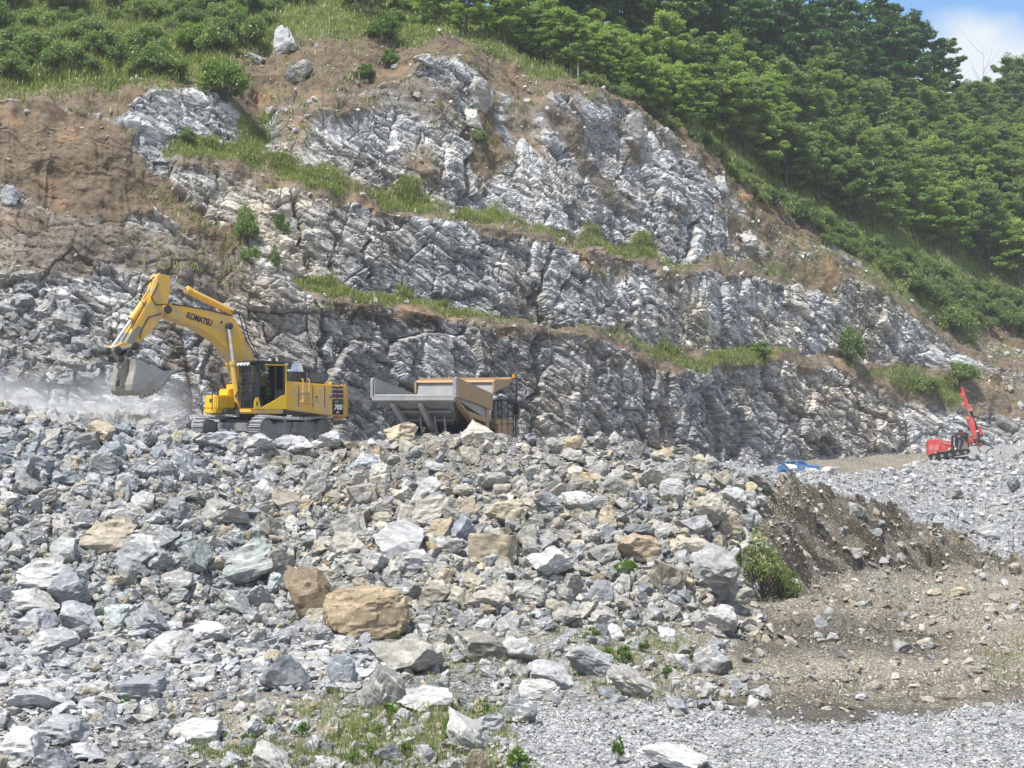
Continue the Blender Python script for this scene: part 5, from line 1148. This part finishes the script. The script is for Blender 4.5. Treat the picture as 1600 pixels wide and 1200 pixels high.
MB().prism([q2(650, 830), q2(740, 815), q2(745, 890), q2(715, 940), q2(680, 925)], -.6, .3, .04).build('boom_knuckle', 'red', D)
MB().prism([q2(560, 800), q2(660, 800), q2(690, 940), q2(560, 950)], -.7, .2, .02).build('control_seat', 'dull', D)
MB().prism([q2(640, 810), q2(720, 800), q2(840, 830), q2(840, 880), q2(700, 860)], -.25, .1, .03).build('boom', 'red', D)
mast = MB().prism([q2(690, 545), q2(745, 515), q2(795, 560), q2(830, 790), q2(815, 830), q2(785, 815)], -.55, -.15, .02).prism([q2(610, 130), q2(645, 128), q2(720, 350), q2(770, 380), q2(740, 410), q2(695, 405), q2(650, 250)], -.55, -.15, .02).prism([q2(600, 205), q2(665, 200), q2(680, 240), q2(640, 265), q2(605, 240)], -.62, -.08, .02).build('mast', 'red', D)
MB().prism([q2(645, 125), q2(668, 130), q2(830, 640), q2(905, 760), q2(850, 780), q2(770, 560)], -.40, -.02, .01).build('feed_rail', 'black', D)
MB().prism([q2(845, 660), q2(885, 655), q2(915, 760), q2(870, 770)], -.5, .0, .02).build('drill_head', 'red', D)
MB().prism([q2(845, 765), q2(915, 755), q2(915, 790), q2(860, 800)], -.5, .0, .02).build('rod_clamp', 'black', D)
for (x, y) in ((640, 350), (735, 430), (700, 545)):
    c = q2(x, y, -.4); MB().box((c[0] - .18, -.62, c[1] - .16), (c[0] + .18, -.2, c[1] + .16), .03).build('bracket', 'redlight', D)
a2, b2 = q2(690, 400, -.5), q2(735, 520, -.5); MB().tube([(a2[0], -.5, a2[1]), (b2[0], -.5, b2[1])], .06, 8).build('feed_cylinder', 'steel', D)
hz = MB()
for pts_ in (((740, 850), (760, 905), (820, 915), (855, 860), (850, 800)), ((850, 790), (862, 880), (840, 940), (880, 1000)), ((860, 920), (920, 895), (1000, 915), (1050, 945)), ((1050, 945), (980, 965), (950, 1020)), ((690, 760), (720, 850), (760, 900)), ((640, 700), (590, 735), (540, 760))):
    p_ = []
    for k, (x, y) in enumerate(pts_):
        c = q2(x, y, -.5); p_.append((c[0], -.5 + .1 * k, c[1]))
    hz.tube(p_, .055, 6)
hz.build('hose', 'rubber', D)
MB().prism([q2(860, 870), q2(895, 865), q2(905, 925), q2(870, 935)], -.5, -.1, .02).build('dust_hood', 'red', D)
for (x, y) in ((275, 1012), (455, 955), (540, 950), (835, 715)):
    c = q2(x, y, -1.05); MB().lathe_y([(.09, -1.12), (.09, -.95)], c, 10).build('work_lamp', 'white', D)

# ---- blue pickup half buried behind the gravel
pk = Frame('pickup', (0, 0, 0), 0); COL.objects.unlink(pk.o); bpy.data.objects.remove(pk.o)
Pm, _, _ = ground.at(1245, 739, 5.6, 7.05)
pk = Frame('pickup', pt(1246, 746, Pm.y + 3.0), 168.0); B = pk.o
tag(B, 'blue pickup parked half hidden behind the pale gravel ridge', 'pickup')
def q3(x, y): return pk.xz(1200 + x / 12.31, 700 + y / 12.31, .85)
bd = MB().prism([q3(170, 370), q3(210, 345), q3(340, 320), q3(700, 318), q3(985, 345), q3(990, 520), q3(170, 520)], -.85, .85, .04).build('body', 'blue', B)
MB().prism([q3(235, 335), q3(330, 262), q3(560, 240), q3(680, 250), q3(760, 320), q3(500, 345)], -.78, .78, .03).build('cab', 'blue', B)
wn_ = MB().prism([q3(270, 325), q3(340, 275), q3(395, 268), q3(395, 320)], -.795, .795, .004).prism([q3(420, 300), q3(430, 262), q3(520, 252), q3(520, 300)], -.795, .795, .004); wn_.build('window', 'dark', B)
MB().prism([q3(555, 250), q3(680, 258), q3(745, 312), q3(600, 315)], -.80, .80, .004).build('rear_window', 'blue_dark', B)
MB().prism([q3(690, 350), q3(960, 365), q3(950, 400), q3(720, 400)], .85, .87, .004).build('door_panel', 'blue', B)
for x in (300, 860):
    wo = None
    for s in (1, -1):
        c = q3(x, 500); wo = MB().lathe_y([(.2, s * .8 - .12), (.36, s * .8 - .10), (.36, s * .8 + .10), (.2, s * .8 + .12)], c, 18).build('wheel', 'rubber', B)
        MB().lathe_y([(.05, s * .8 - .10), (.2, s * .8 - .13), (.2, s * .8 + .13), (.05, s * .8 + .10)], c, 14).build('rim', 'steel', wo)
for (x, y, w, h, c, l, k) in ((1238, 730, 22, 11, (.50, .52, .50), 'pale rock lying in front of the blue pickup', 'block'), (1270, 736, 22, 9, (.46, .48, .44), 'grey green flat rock at the rear wheel of the blue pickup', 'slab'),
                              (1296, 735, 28, 11, (.50, .48, .42), 'cream slab with a dark underside right of the blue pickup', 'slab'), (1308, 739, 14, 6, (.2, .2, .21), 'low dark stone beside the cream slab', 'slab')):
    boulder(x, y, w, h, c, l, kind=k, r0=5.5, r1=7.05)
# white marker post on the edge of the wood
Pp, _, _ = wall.at(904, 122, 6.3, 8.0)
mp = MB().tube([(0, 0, -.3), (0, 0, 1.5)], .07, 10).tube([(0, 0, 1.5), (0, 0, 1.56)], [.09, .03], 10).build('marker_post', 'white'); mp.location = Pp
tag(mp, 'thin white marker post at the edge of the wood above the wall', 'post')
# ------------------------------------------------------------------ plants
def leaf_material(name, dark, mid, light, rand=.35):
    m = NT(name); _, t, u, v = m.attr('leaf')
    oi = m.node('ShaderNodeObjectInfo').outputs['Random']
    f = m.math('ADD', m.math('MULTIPLY', t, .65), m.math('MULTIPLY', oi, rand)); f = m.math('ADD', f, m.math('MULTIPLY_ADD', m.noise(m.pos(), .25, 3), .5, -.25))
    col = m.ramp(f, [(.12, dark), (.5, mid), (.9, light)])
    d = m.node('ShaderNodeBsdfDiffuse'); m.l.new(col, d.inputs['Color'])
    tr = m.node('ShaderNodeBsdfTranslucent'); m.l.new(m.mix(1.0, col, (1.0, 1.15, .55), 'MULTIPLY'), tr.inputs['Color'])
    g = m.node('ShaderNodeBsdfGlossy'); g.inputs['Roughness'].default_value = .45; g.inputs['Color'].default_value = (.6, .65, .6, 1)
    a = m.node('ShaderNodeMixShader'); a.inputs[0].default_value = .5; m.l.new(d.outputs[0], a.inputs[1]); m.l.new(tr.outputs[0], a.inputs[2])
    b = m.node('ShaderNodeMixShader'); b.inputs[0].default_value = .05; m.l.new(a.outputs[0], b.inputs[1]); m.l.new(g.outputs[0], b.inputs[2])
    return m.done(b.outputs[0])
LEAF = dict(dark=leaf_material('ridge_leaves', (.034, .080, .034), (.072, .150, .056), (.135, .225, .076)),
            young=leaf_material('young_leaves', (.125, .205, .05), (.26, .36, .085), (.40, .48, .14)),
            shrub=leaf_material('shrub_leaves', (.085, .135, .045), (.18, .25, .082), (.30, .36, .135)),
            weed=leaf_material('weed_leaves', (.10, .14, .04), (.20, .26, .08), (.36, .38, .16)),
            bright=leaf_material('bright_leaves', (.06, .12, .022), (.13, .22, .04), (.23, .32, .07)),
            grass=leaf_material('grass_blades', (.14, .17, .05), (.28, .31, .10), (.46, .43, .20), .2))
BARK = plain('bark', (.085, .07, .055), .9); PALEBARK = plain('bleached_bark', (.42, .39, .34), .8)

def leaves(rng, cen, rad, n, size, up=.9, long=1.7):
    """rhombic leaves spread through flattened clumps; returns verts, quads, tone"""
    c = np.repeat(cen, n, 0); r = np.repeat(rad, n, 0); N = len(c)
    d = rng.normal(size=(N, 3)); d /= np.linalg.norm(d, axis=1, keepdims=True); q = rng.random((N, 1)) ** .45
    p = c + d * q * r
    nrm = rng.normal(size=(N, 3)) * .75 + d * .45 + np.array([0, 0, up]); nrm /= np.linalg.norm(nrm, axis=1, keepdims=True)
    a = np.cross(nrm, rng.normal(size=(N, 3))); a /= np.linalg.norm(a, axis=1, keepdims=True) + 1e-9; b = np.cross(nrm, a)
    s = (size * rng.uniform(.6, 1.35, (N, 1))) * .5
    V = np.stack([p - a * s * long, p - b * s, p + a * s * long, p + b * s], 1).reshape(-1, 3)
    F = np.arange(N * 4).reshape(N, 4)
    ct = np.repeat(rng.random(len(cen)), n); t = .55 * ct + .45 * rng.random(N)
    return V, F, np.repeat(t, 4)

def limb_tube(Vs, Fs, pts, r0, r1, n=6):
    pts = np.array(pts, float); base = sum(len(v) for v in Vs); k = len(pts); V = []
    for i, p in enumerate(pts):
        d = pts[min(i + 1, k - 1)] - pts[max(i - 1, 0)]; d /= np.linalg.norm(d) + 1e-9
        u = np.cross(d, [0, 0, 1.]) if abs(d[2]) < .95 else np.cross(d, [0, 1., 0]); u /= np.linalg.norm(u); w = np.cross(d, u); r = r0 + (r1 - r0) * i / (k - 1)
        a = np.arange(n) * 2 * np.pi / n; V.append(p + r * (np.cos(a)[:, None] * u + np.sin(a)[:, None] * w))
    Vs.append(np.concatenate(V)); i = np.arange(n); f = []
    for j in range(k - 1): f.append(np.stack([base + j * n + i, base + j * n + (i + 1) % n, base + (j + 1) * n + (i + 1) % n, base + (j + 1) * n + i], -1))
    Fs.append(np.concatenate(f))

def tree_meshes(seed, H, Rc, bare, nl, per, leaf, mat, flat=.42):
    """trunk with limbs, and a crown of layered leaf sprays along the outer half of every limb"""
    rng = np.random.default_rng(seed); Vs, Fs = [], []
    lean = rng.normal(0, .04, 2); tr = [np.array([lean[0] * z, lean[1] * z, z]) + np.array([*rng.normal(0, .05, 2), 0]) for z in np.linspace(-.8, H * .93, 9)]
    limb_tube(Vs, Fs, tr, .022 * H, .004 * H, 8)
    cen, rad = [], []
    for k in range(nl):
        u = (k + rng.random() * .8) / nl; z = H * (bare + (.95 - bare) * u); az = k * 2.4 + rng.normal(0, .4)
        ln = Rc * (1.05 - .75 * max(0, u - .25) ** 1.3) * rng.uniform(.70, 1.12); rise = rng.uniform(.10, .45) * ln
        b = np.array([lean[0] * z, lean[1] * z, z]); pts = [b + np.array([math.cos(az) * ln * t, math.sin(az) * ln * t, rise * (t ** .8) - .10 * ln * t * t]) for t in np.linspace(0, 1, 5)]
        limb_tube(Vs, Fs, pts, .008 * H * (1.1 - .6 * u), .0015 * H, 5)
        for j in range(7):
            t = rng.uniform(.35, 1.05); p = b + (pts[-1] - b) * t; side = rng.normal(0, .22 * ln); perp = np.array([-math.sin(az), math.cos(az), 0])
            cen.append(p + perp * side + np.array([0, 0, rng.normal(.1, .22)])); r = rng.uniform(.12, .26) * Rc; rad.append([r, r, r * flat])
    for j in range(5): cen.append(tr[-1] + rng.normal(0, .16 * Rc, 3)); rad.append([.22 * Rc, .22 * Rc, .22 * Rc])
    V, F, t = leaves(rng, np.array(cen), np.array(rad), per, leaf)
    trunk = np_mesh('trunk', np.concatenate(Vs), np.concatenate(Fs), BARK, smooth=True); crown = np_mesh('crown', V, F, mat); add_col(crown, 'leaf', np.stack([t, t, t], -1))
    for o in (trunk, crown): COL.objects.unlink(o)
    return trunk, crown

def shrub_meshes(seed, W_, H, nc, per, leaf, mat, up=.5):
    rng = np.random.default_rng(seed); Vs, Fs = [], []; cen, rad = [], []
    for k in range(nc):
        az = rng.uniform(0, 6.28); q = math.sqrt(rng.random()); top = np.array([math.cos(az) * q * W_ * .42, math.sin(az) * q * W_ * .42, H * (1 - .55 * q * q) * rng.uniform(.45, 1.0)])
        if k < 14: limb_tube(Vs, Fs, [np.array([top[0] * .12, top[1] * .12, -.15]), top * np.array([.55, .55, .5]), top], .022 * H, .006 * H, 5)
        cen.append(top); r = W_ * rng.uniform(.10, .19); rad.append([r, r, r * .75])
    V, F, t = leaves(rng, np.array(cen), np.array(rad), per, leaf, up)
    V[:, 2] = np.maximum(V[:, 2], .02)
    stem = np_mesh('stem', np.concatenate(Vs), np.concatenate(Fs), BARK, smooth=True); fol = np_mesh('foliage', V, F, mat); add_col(fol, 'leaf', np.stack([t, t, t], -1))
    for o in (stem, fol): COL.objects.unlink(o)
    return stem, fol

def plant(name, meshes, loc, scale, rz, label, cat, group):
    r = empty(name, loc, (0, 0, rz)); r.scale = scale; tag(r, label, cat, group)
    for src in meshes:
        c = src.copy(); COL.objects.link(c); c.parent = r
    return r

T_DARK = [tree_meshes(300 + k, 13.0, 3.5, .34, 18, 95, .21, LEAF['dark']) for k in range(4)]
T_YOUNG = [tree_meshes(320 + k, 7.5, 2.9, .16, 17, 165, .12, LEAF['young']) for k in range(4)]
T_MID = [tree_meshes(340 + k, 9.5, 3.3, .18, 18, 160, .14, LEAF['shrub']) for k in range(3)]
S_GREEN = [shrub_meshes(360 + k, 3.0, 2.0, 38, 150, .09, LEAF['shrub']) for k in range(4)]
S_BRIGHT = [shrub_meshes(370 + k, 2.4, 1.9, 34, 130, .085, LEAF['bright']) for k in range(3)]
S_FEATHER = [shrub_meshes(390 + k, 2.4, 2.6, 40, 46, .075, LEAF['weed'], .3) for k in range(2)]
S_WEED = [shrub_meshes(380 + k, .9, .75, 16, 36, .06, LEAF['bright'], .2) for k in range(3)]

def grow(n, region, rows, spacing, protos_, hpx, name, label, cat, group, seed, vary=(.75, 1.2), tall=1.0):
    """set n plants apart from one another on the hillside"""
    rng = np.random.default_rng(seed); P, X, Y = pick(wall, 6000, rng, lambda px, py, i: ((px > -60) & (px < 1680)) * (cover(wall, i) + .25), rows)
    ins = poly_sd(X, Y, region) > 0; got = []
    for p, x, y in zip(P[ins], X[ins], Y[ins]):
        if len(got) >= n: break
        if any((x - a) ** 2 + ((y - b) * 1.5) ** 2 < spacing ** 2 for a, b in got): continue
        got.append((x, y)); k = rng.uniform(*vary) * hpx
        plant(name, protos_[rng.integers(len(protos_))], Vector(p) - Vector((0, 0, .1)), (k * rng.uniform(.9, 1.15), k * rng.uniform(.9, 1.15), k * tall * rng.uniform(.92, 1.12)), rng.uniform(0, 6.28), label, cat, group)
    return len(got)

grow(62, [(600, -40), (1000, 40), (1400, 110), (1440, 150), (1440, 215), (1300, 190), (1150, 175), (1000, 140), (880, 100), (780, 70)], (7.45, 8.3), 20, T_DARK, 1.05, 'tree', 'tall dark green tree with a bare lower trunk on the wooded ridge', 'tree', 'tall dark trees on the ridge', 31)
grow(16, [(1430, 150), (1680, 180), (1680, 290), (1560, 280), (1440, 215)], (7.3, 8.3), 26, T_MID, .95, 'tree', 'mid green rounded tree below the patch of sky at top right', 'tree', 'mid green trees below the sky', 32)
grow(140, [(1020, 130), (1200, 190), (1440, 200), (1680, 260), (1680, 480), (1480, 400), (1320, 345), (1200, 280), (1090, 205)], (7.0, 8.0), 23, T_YOUNG + T_MID, 1.02, 'tree', 'light green feathery tree on the wooded slope right of the rock wall', 'tree', 'light green trees on the right slope', 33)
grow(40, [(780, 60), (960, 105), (1090, 170), (1090, 215), (1000, 165), (900, 125), (800, 85)], (6.9, 8.0), 15, T_YOUNG, .70, 'young_tree', 'young light green tree along the upper edge of the brown slope', 'tree', 'young trees above the brown slope', 34)
grow(34, [(500, -70), (800, 20), (800, 75), (680, 45), (560, 30)], (6.7, 8.2), 22, T_YOUNG + S_GREEN, .62, 'young_tree', 'low green tree at the top edge of the hillside, centre', 'tree', 'low trees at the top centre', 35)
grow(88, [(-60, -70), (520, -70), (440, 40), (330, 90), (180, 120), (-60, 125)], (6.25, 8.2), 22, S_GREEN, 1.0, 'shrub', 'grey green shrub in the scrub covering the top left slope', 'shrub', 'shrubs on the top left slope', 36, (.4, 1.4))
grow(60, [(1190, 305), (1330, 375), (1480, 440), (1640, 490), (1640, 540), (1500, 500), (1380, 430), (1290, 385)], (6.0, 7.4), 15, S_GREEN, 1.05, 'shrub', 'low shrub along the lower edge of the wood, right of the rock wall', 'shrub', 'shrubs below the wood at right', 37, (.6, 1.2))
grow(34, [(900, 120), (1000, 160), (1100, 225), (1210, 310), (1180, 320), (1080, 250), (980, 180)], (6.6, 7.5), 15, S_GREEN, .75, 'shrub', 'small shrub on the edge between brown slope and wood', 'shrub', 'shrubs at the edge of the wood', 38, (.6, 1.2))

for k_, (x_, s_) in enumerate(((1330, 1.15), (1362, 1.2), (1392, 1.15), (1420, 1.12), (1446, 1.05), (1470, .92))):
    P_, _, _ = wall.at(x_, 158 + (x_ - 1330) * .2, 7.6, 8.2)
    plant('tree', T_DARK[k_ % 4], P_, (s_, s_, s_ * 1.08), k_ * 1.3, 'tall dark green tree with a bare lower trunk on the wooded ridge', 'tree', 'tall dark trees on the ridge')
for k_, (x_, s_) in enumerate(((1505, .75), (1540, .8), (1572, 1.15), (1600, 1.25), (1640, 1.2))):
    P_, _, _ = wall.at(x_, 195, 7.6, 8.2)
    plant('tree', T_MID[k_ % 3], P_, (s_, s_, s_), k_ * 1.7, 'mid green rounded tree below the patch of sky at top right', 'tree', 'mid green trees below the sky')

def one(px, py, wpx, hpx, meshes, base_w, base_h, label, name='shrub', cat='shrub', sheet=None, rows=(1.5, 8), group=None):
    sh = sheet or wall; P, _, _ = sh.at(px, py + hpx * .45, *rows); s = P.y / FPX
    return plant(name, meshes, P, (wpx * s / base_w, wpx * s / base_w, hpx * s / base_h), px * .37 % 6.28, label, cat, group)
for a in [
    (352, 122, 84, 76, S_BRIGHT[0], 2.4, 1.9, 'large bright green shrub at the top edge of the left rock outcrop'), (246, 102, 104, 56, S_GREEN[1], 3, 2, 'broad dark green shrub left of the large bright green one'),
    (306, 62, 66, 56, S_BRIGHT[1], 2.4, 1.9, 'airy yellow green shrub above the large bright green one'), (611, 92, 30, 30, S_BRIGHT[2], 2.4, 1.9, 'small round bright green bush alone on the brown slope, top centre'),
    (571, 113, 34, 26, S_BRIGHT[1], 2.4, 1.9, 'small ragged bright bush left of the round one on the brown slope'), (600, 45, 60, 44, S_BRIGHT[0], 2.4, 1.9, 'bright spreading shrub at the top of the brown slope'),
    (386, 350, 40, 56, S_GREEN[0], 3, 2, 'dark green shrub hanging on the wall above the excavator boom'), (392, 398, 34, 34, S_GREEN[2], 3, 2, 'lower dark green shrub hanging below the first on the wall'),
    (440, 352, 30, 40, S_GREEN[3], 3, 2, 'grey green shrub on the wall right of the dark hanging one'), (428, 408, 20, 42, S_GREEN[1], 3, 2, 'narrow shrub hanging at the end of the lowest bench'),
    (745, 212, 34, 24, S_GREEN[2], 3, 2, 'small shrub below the cream block in the top wall'), (1326, 540, 54, 52, S_GREEN[0], 3, 2, 'dark round shrub on the lowest bench at right'),
    (1186, 549, 50, 26, S_BRIGHT[2], 2.4, 1.9, 'green bush on the lowest bench, right of centre'), (1500, 583, 60, 34, S_GREEN[3], 3, 2, 'green shrub above the drill rig mast'),
    (1440, 600, 64, 30, S_GREEN[2], 3, 2, 'low olive shrub on the bench left of the drill mast'), (292, 214, 34, 26, S_GREEN[1], 3, 2, 'grey green shrub at the left end of the upper bench'),
    (1490, 500, 70, 50, S_GREEN[0], 3, 2, 'large green shrub on the brown slope above the far right wall'), (1420, 440, 70, 46, S_GREEN[1], 3, 2, 'wide light green shrub on the slope below the wood')]:
    one(*a)
for a in [(1190, 882, 84, 110, S_FEATHER[0], 2.4, 2.6, 'tall feathery green shrub beside the grey slab at the pile end'), (1222, 914, 64, 50, S_FEATHER[1], 2.4, 2.6, 'lower spreading part of green growth in front of the feathery shrub'),
          (974, 886, 42, 26, S_BRIGHT[0], 2.4, 1.9, 'small bright green sapling growing between the pile boulders')]:
    one(*a, sheet=ground, rows=(2, 5))

def weeds():
    rng = np.random.default_rng(51); n = 0
    for k in range(400):
        if n >= 30: break
        x, y = rng.uniform(290, 1130), rng.uniform(960, 1198)
        za = poly_sd(np.array([x]), np.array([y]), [(300, 1110), (520, 1080), (640, 1070), (820, 1100), (830, 1200), (300, 1200)])[0] > 0
        zb = poly_sd(np.array([x]), np.array([y]), [(840, 1000), (950, 950), (1100, 985), (1130, 1040), (1080, 1085), (950, 1090), (880, 1060)])[0] > 0
        if not (za or zb): continue
        P, _, _ = ground.at(x, y, .2, 5); s = P.y / FPX * rng.uniform(14, 34) / .9
        plant('weed', S_WEED[n % 3], P, (s, s, s * rng.uniform(.8, 1.3)), rng.uniform(0, 6.28), 'bright green leafy weed in the foreground growth left of the gravel' if za else 'green leafy weed in the patch between boulders and haul road', 'weed', 'weeds in the left foreground' if za else 'weeds beside the haul road'); n += 1
weeds()
one(196, 1096, 20, 16, S_WEED[0], .9, .75, 'tiny bright green plant at the foot of the dark perched slab', 'weed', 'weed', ground, (.5, 4))
one(812, 1186, 44, 36, S_WEED[1], .9, .75, 'broad leaved light green plant at the bottom edge of the picture', 'weed', 'weed', ground, (.1, 3))
one(964, 1172, 22, 50, S_WEED[2], .9, .75, 'thin upright green weed growing out of the near gravel', 'weed', 'weed', ground, (.1, 3))
#one(1570, 1035, 60, 40, S_WEED[0], .9, .75, 'yellow green weed clump at the right edge of the haul road', 'weed', 'weed', ground, (2, 4.5))

def grass(name, P, h, w, nb, seed, spread, lean=.45):
    """blades in tufts, one mesh"""
    rng = np.random.default_rng(seed); n = len(P); p = np.repeat(P, nb, 0) + np.concatenate([rng.normal(0, spread, (n * nb, 2)), np.zeros((n * nb, 1))], 1)
    hh = np.repeat(h, nb) * rng.uniform(.5, 1.2, n * nb); a = rng.uniform(0, 6.28, n * nb); d = np.stack([np.cos(a), np.sin(a), 0 * a], -1)
    e = np.stack([-np.sin(a), np.cos(a), 0 * a], -1) * (w * rng.uniform(.6, 1.4, n * nb))[:, None]; up = np.stack([0 * a, 0 * a, hh], -1)
    ln = d * (hh * rng.uniform(.1, lean * 2, n * nb))[:, None]
    V = np.stack([p - e, p + e, p + up * .6 + ln * .35 + e * .7, p + up * .6 + ln * .35 - e * .7, p + up + ln], 1).reshape(-1, 3)
    i = np.arange(n * nb)[:, None] * 5; Fq = i + np.array([[0, 1, 2, 3]]); Ft = i + np.array([[3, 2, 4]])
    t = np.repeat(np.clip(np.repeat(rng.random(n), nb) * .6 + rng.random(n * nb) * .4, 0, 1), 5)
    o = np_mesh(name, V, [Fq, Ft], LEAF['grass']); add_col(o, 'leaf', np.stack([t, t, t], -1)); tag(o, None, None, kind='stuff'); return o
rg2 = np.random.default_rng(77)
p, x, y = pick(wall, 11000, rg2, lambda px, py, i: inview(px) * wall.veg[i] * cover(wall, i), (1.9, 6.0))
grass('grass', p, rg2.uniform(.10, .42, len(p)), .022, 7, 1, .18)
p, x, y = pick(wall, 22000, rg2, lambda px, py, i: inview(px) * (wall.veg[i] + .04 * wall.soil[i]) * (cover(wall, i) + .1), (5.9, 7.6))
grass('grass', p, rg2.uniform(.2, .65, len(p)), .04, 7, 2, .3)
p, x, y = pick(wall, 1600, rg2, lambda px, py, i: inview(px) * wall.soil[i] * sstep(180, 260, px), (1.9, 6.0))
grass('grass', p, rg2.uniform(.2, .6, len(p)), .03, 5, 3, .12)
def w_fg(px, py, i):
    a = sstep(-14, 14, poly_sd(px, py, [(290, 1120), (420, 1095), (640, 1075), (800, 1090), (830, 1205), (290, 1205)])); b = sstep(-12, 12, poly_sd(px, py, [(850, 990), (950, 955), (1100, 985), (1130, 1050), (1090, 1085), (950, 1095), (880, 1070)]))
    c = sstep(-8, 8, poly_sd(px, py, [(1150, 830), (1200, 850), (1250, 930), (1180, 945), (1150, 900)])); d = .25 * sstep(-10, 10, poly_sd(px, py, [(600, 985), (850, 1000), (850, 1075), (620, 1060)]))
    e = .4 * sstep(-8, 8, poly_sd(px, py, [(1540, 1020), (1610, 1000), (1610, 1060), (1560, 1065)]))
    pt_ = sstep(-.05, .35, fbm(G.P[i] * .55, 3, 44)); a, b = a * (.05 + pt_), b * (.1 + pt_)
    return (a + b + c + d + e + .004) * cover(G, i) * inview(px) * (px < 1650)
p, x, y = pick(G, 2800, rg2, w_fg, (.2, 5.0))
grass('grass', p, rg2.uniform(.08, .36, len(p)), .009, 6, 4, .12)
# dead, bleached trees
def dead_tree(px, py, hpx, label, seed, rows=(7, 8.3)):
    P, _, _ = wall.at(px, py, *rows); H = hpx * P.y / FPX; rng = np.random.default_rng(seed); Vs, Fs = [], []
    tr = [np.array([.05 * H * math.sin(z * 2), 0, z * H]) for z in np.linspace(-.05, 1, 7)]; limb_tube(Vs, Fs, tr, .007 * H, .0015 * H, 7)
    for k in range(7):
        z = rng.uniform(.4, .9); a = rng.uniform(0, 6.28); L_ = H * rng.uniform(.15, .35); b = np.array([.05 * H * math.sin(z * 2), 0, z * H])
        limb_tube(Vs, Fs, [b + np.array([math.cos(a) * L_ * t, math.sin(a) * L_ * .6 * t, L_ * 1.1 * t ** 1.3]) for t in np.linspace(0, 1, 4)], .0035 * H, .0008 * H, 5)
    o = np_mesh('dead_tree', np.concatenate(Vs), np.concatenate(Fs), PALEBARK, smooth=True); o.location = P; tag(o, label, 'dead tree')
dead_tree(1548, 262, 84, 'forked bleached dead tree standing out of the wood at right', 1); dead_tree(1526, 258, 62, 'single bleached dead stem left of the forked one', 2)
dead_tree(1489, 178, 112, 'thin bare tree reaching into the sky right of the dark ridge', 3, (7.6, 8.3)); dead_tree(1531, 184, 116, 'bare twiggy tree in the middle of the sky gap', 4, (7.6, 8.3))
# ------------------------------------------------------------------ air
def volume_box(name, a, b, build):
    bm = MB().box(a, b); o = bm.build(name, plain('tmp', (1, 1, 1))); m = bpy.data.materials.new(name); m.use_nodes = True
    t = m.node_tree
    for n in list(t.nodes): t.nodes.remove(n)
    out = t.nodes.new('ShaderNodeOutputMaterial'); v = t.nodes.new('ShaderNodeVolumePrincipled'); t.links.new(v.outputs[0], out.inputs['Volume'])
    build(m, t, v); o.data.materials.clear(); o.data.materials.append(m); tag(o, None, None, kind='stuff'); return o
def haze_nodes(m, t, v):
    v.inputs['Color'].default_value = (.86, .92, .97, 1); v.inputs['Density'].default_value = HAZE; v.inputs['Anisotropy'].default_value = .2
HAZE = .0003
volume_box('haze', (-330, -30, -24), (330, 345, 100), haze_nodes)
def dust_nodes(m, t, v):
    v.inputs['Color'].default_value = (.93, .93, .94, 1); v.inputs['Anisotropy'].default_value = .1
    N = t.nodes.new; L_ = t.links.new
    tc = N('ShaderNodeTexCoord'); mp = N('ShaderNodeMapping'); mp.inputs['Location'].default_value = (-1, -1, -1); mp.inputs['Scale'].default_value = (2, 2, 2)
    L_(tc.outputs['Generated'], mp.inputs[0]); ln = N('ShaderNodeVectorMath'); ln.operation = 'LENGTH'; L_(mp.outputs[0], ln.inputs[0])
    no = N('ShaderNodeTexNoise'); no.inputs['Scale'].default_value = .28; no.inputs['Detail'].default_value = 5; no.inputs['Roughness'].default_value = .6; L_(tc.outputs['Object'], no.inputs[0])
    f = N('ShaderNodeMapRange'); f.inputs['From Min'].default_value = 1.0; f.inputs['From Max'].default_value = .25; L_(ln.outputs['Value'], f.inputs[0])
    g = N('ShaderNodeMapRange'); g.inputs['From Min'].default_value = .40; g.inputs['From Max'].default_value = .68; g.inputs['To Max'].default_value = DUST; L_(no.outputs['Fac'], g.inputs[0])
    x = N('ShaderNodeMath'); x.operation = 'MULTIPLY'; L_(f.outputs[0], x.inputs[0]); L_(g.outputs[0], x.inputs[1]); L_(x.outputs[0], v.inputs['Density'])
DUST = .34
c_ = pt(120, 640, 73)
volume_box('dust', (c_.x - 13, 64.5, -2.6), (c_.x + 9, 79, 2.7), dust_nodes)
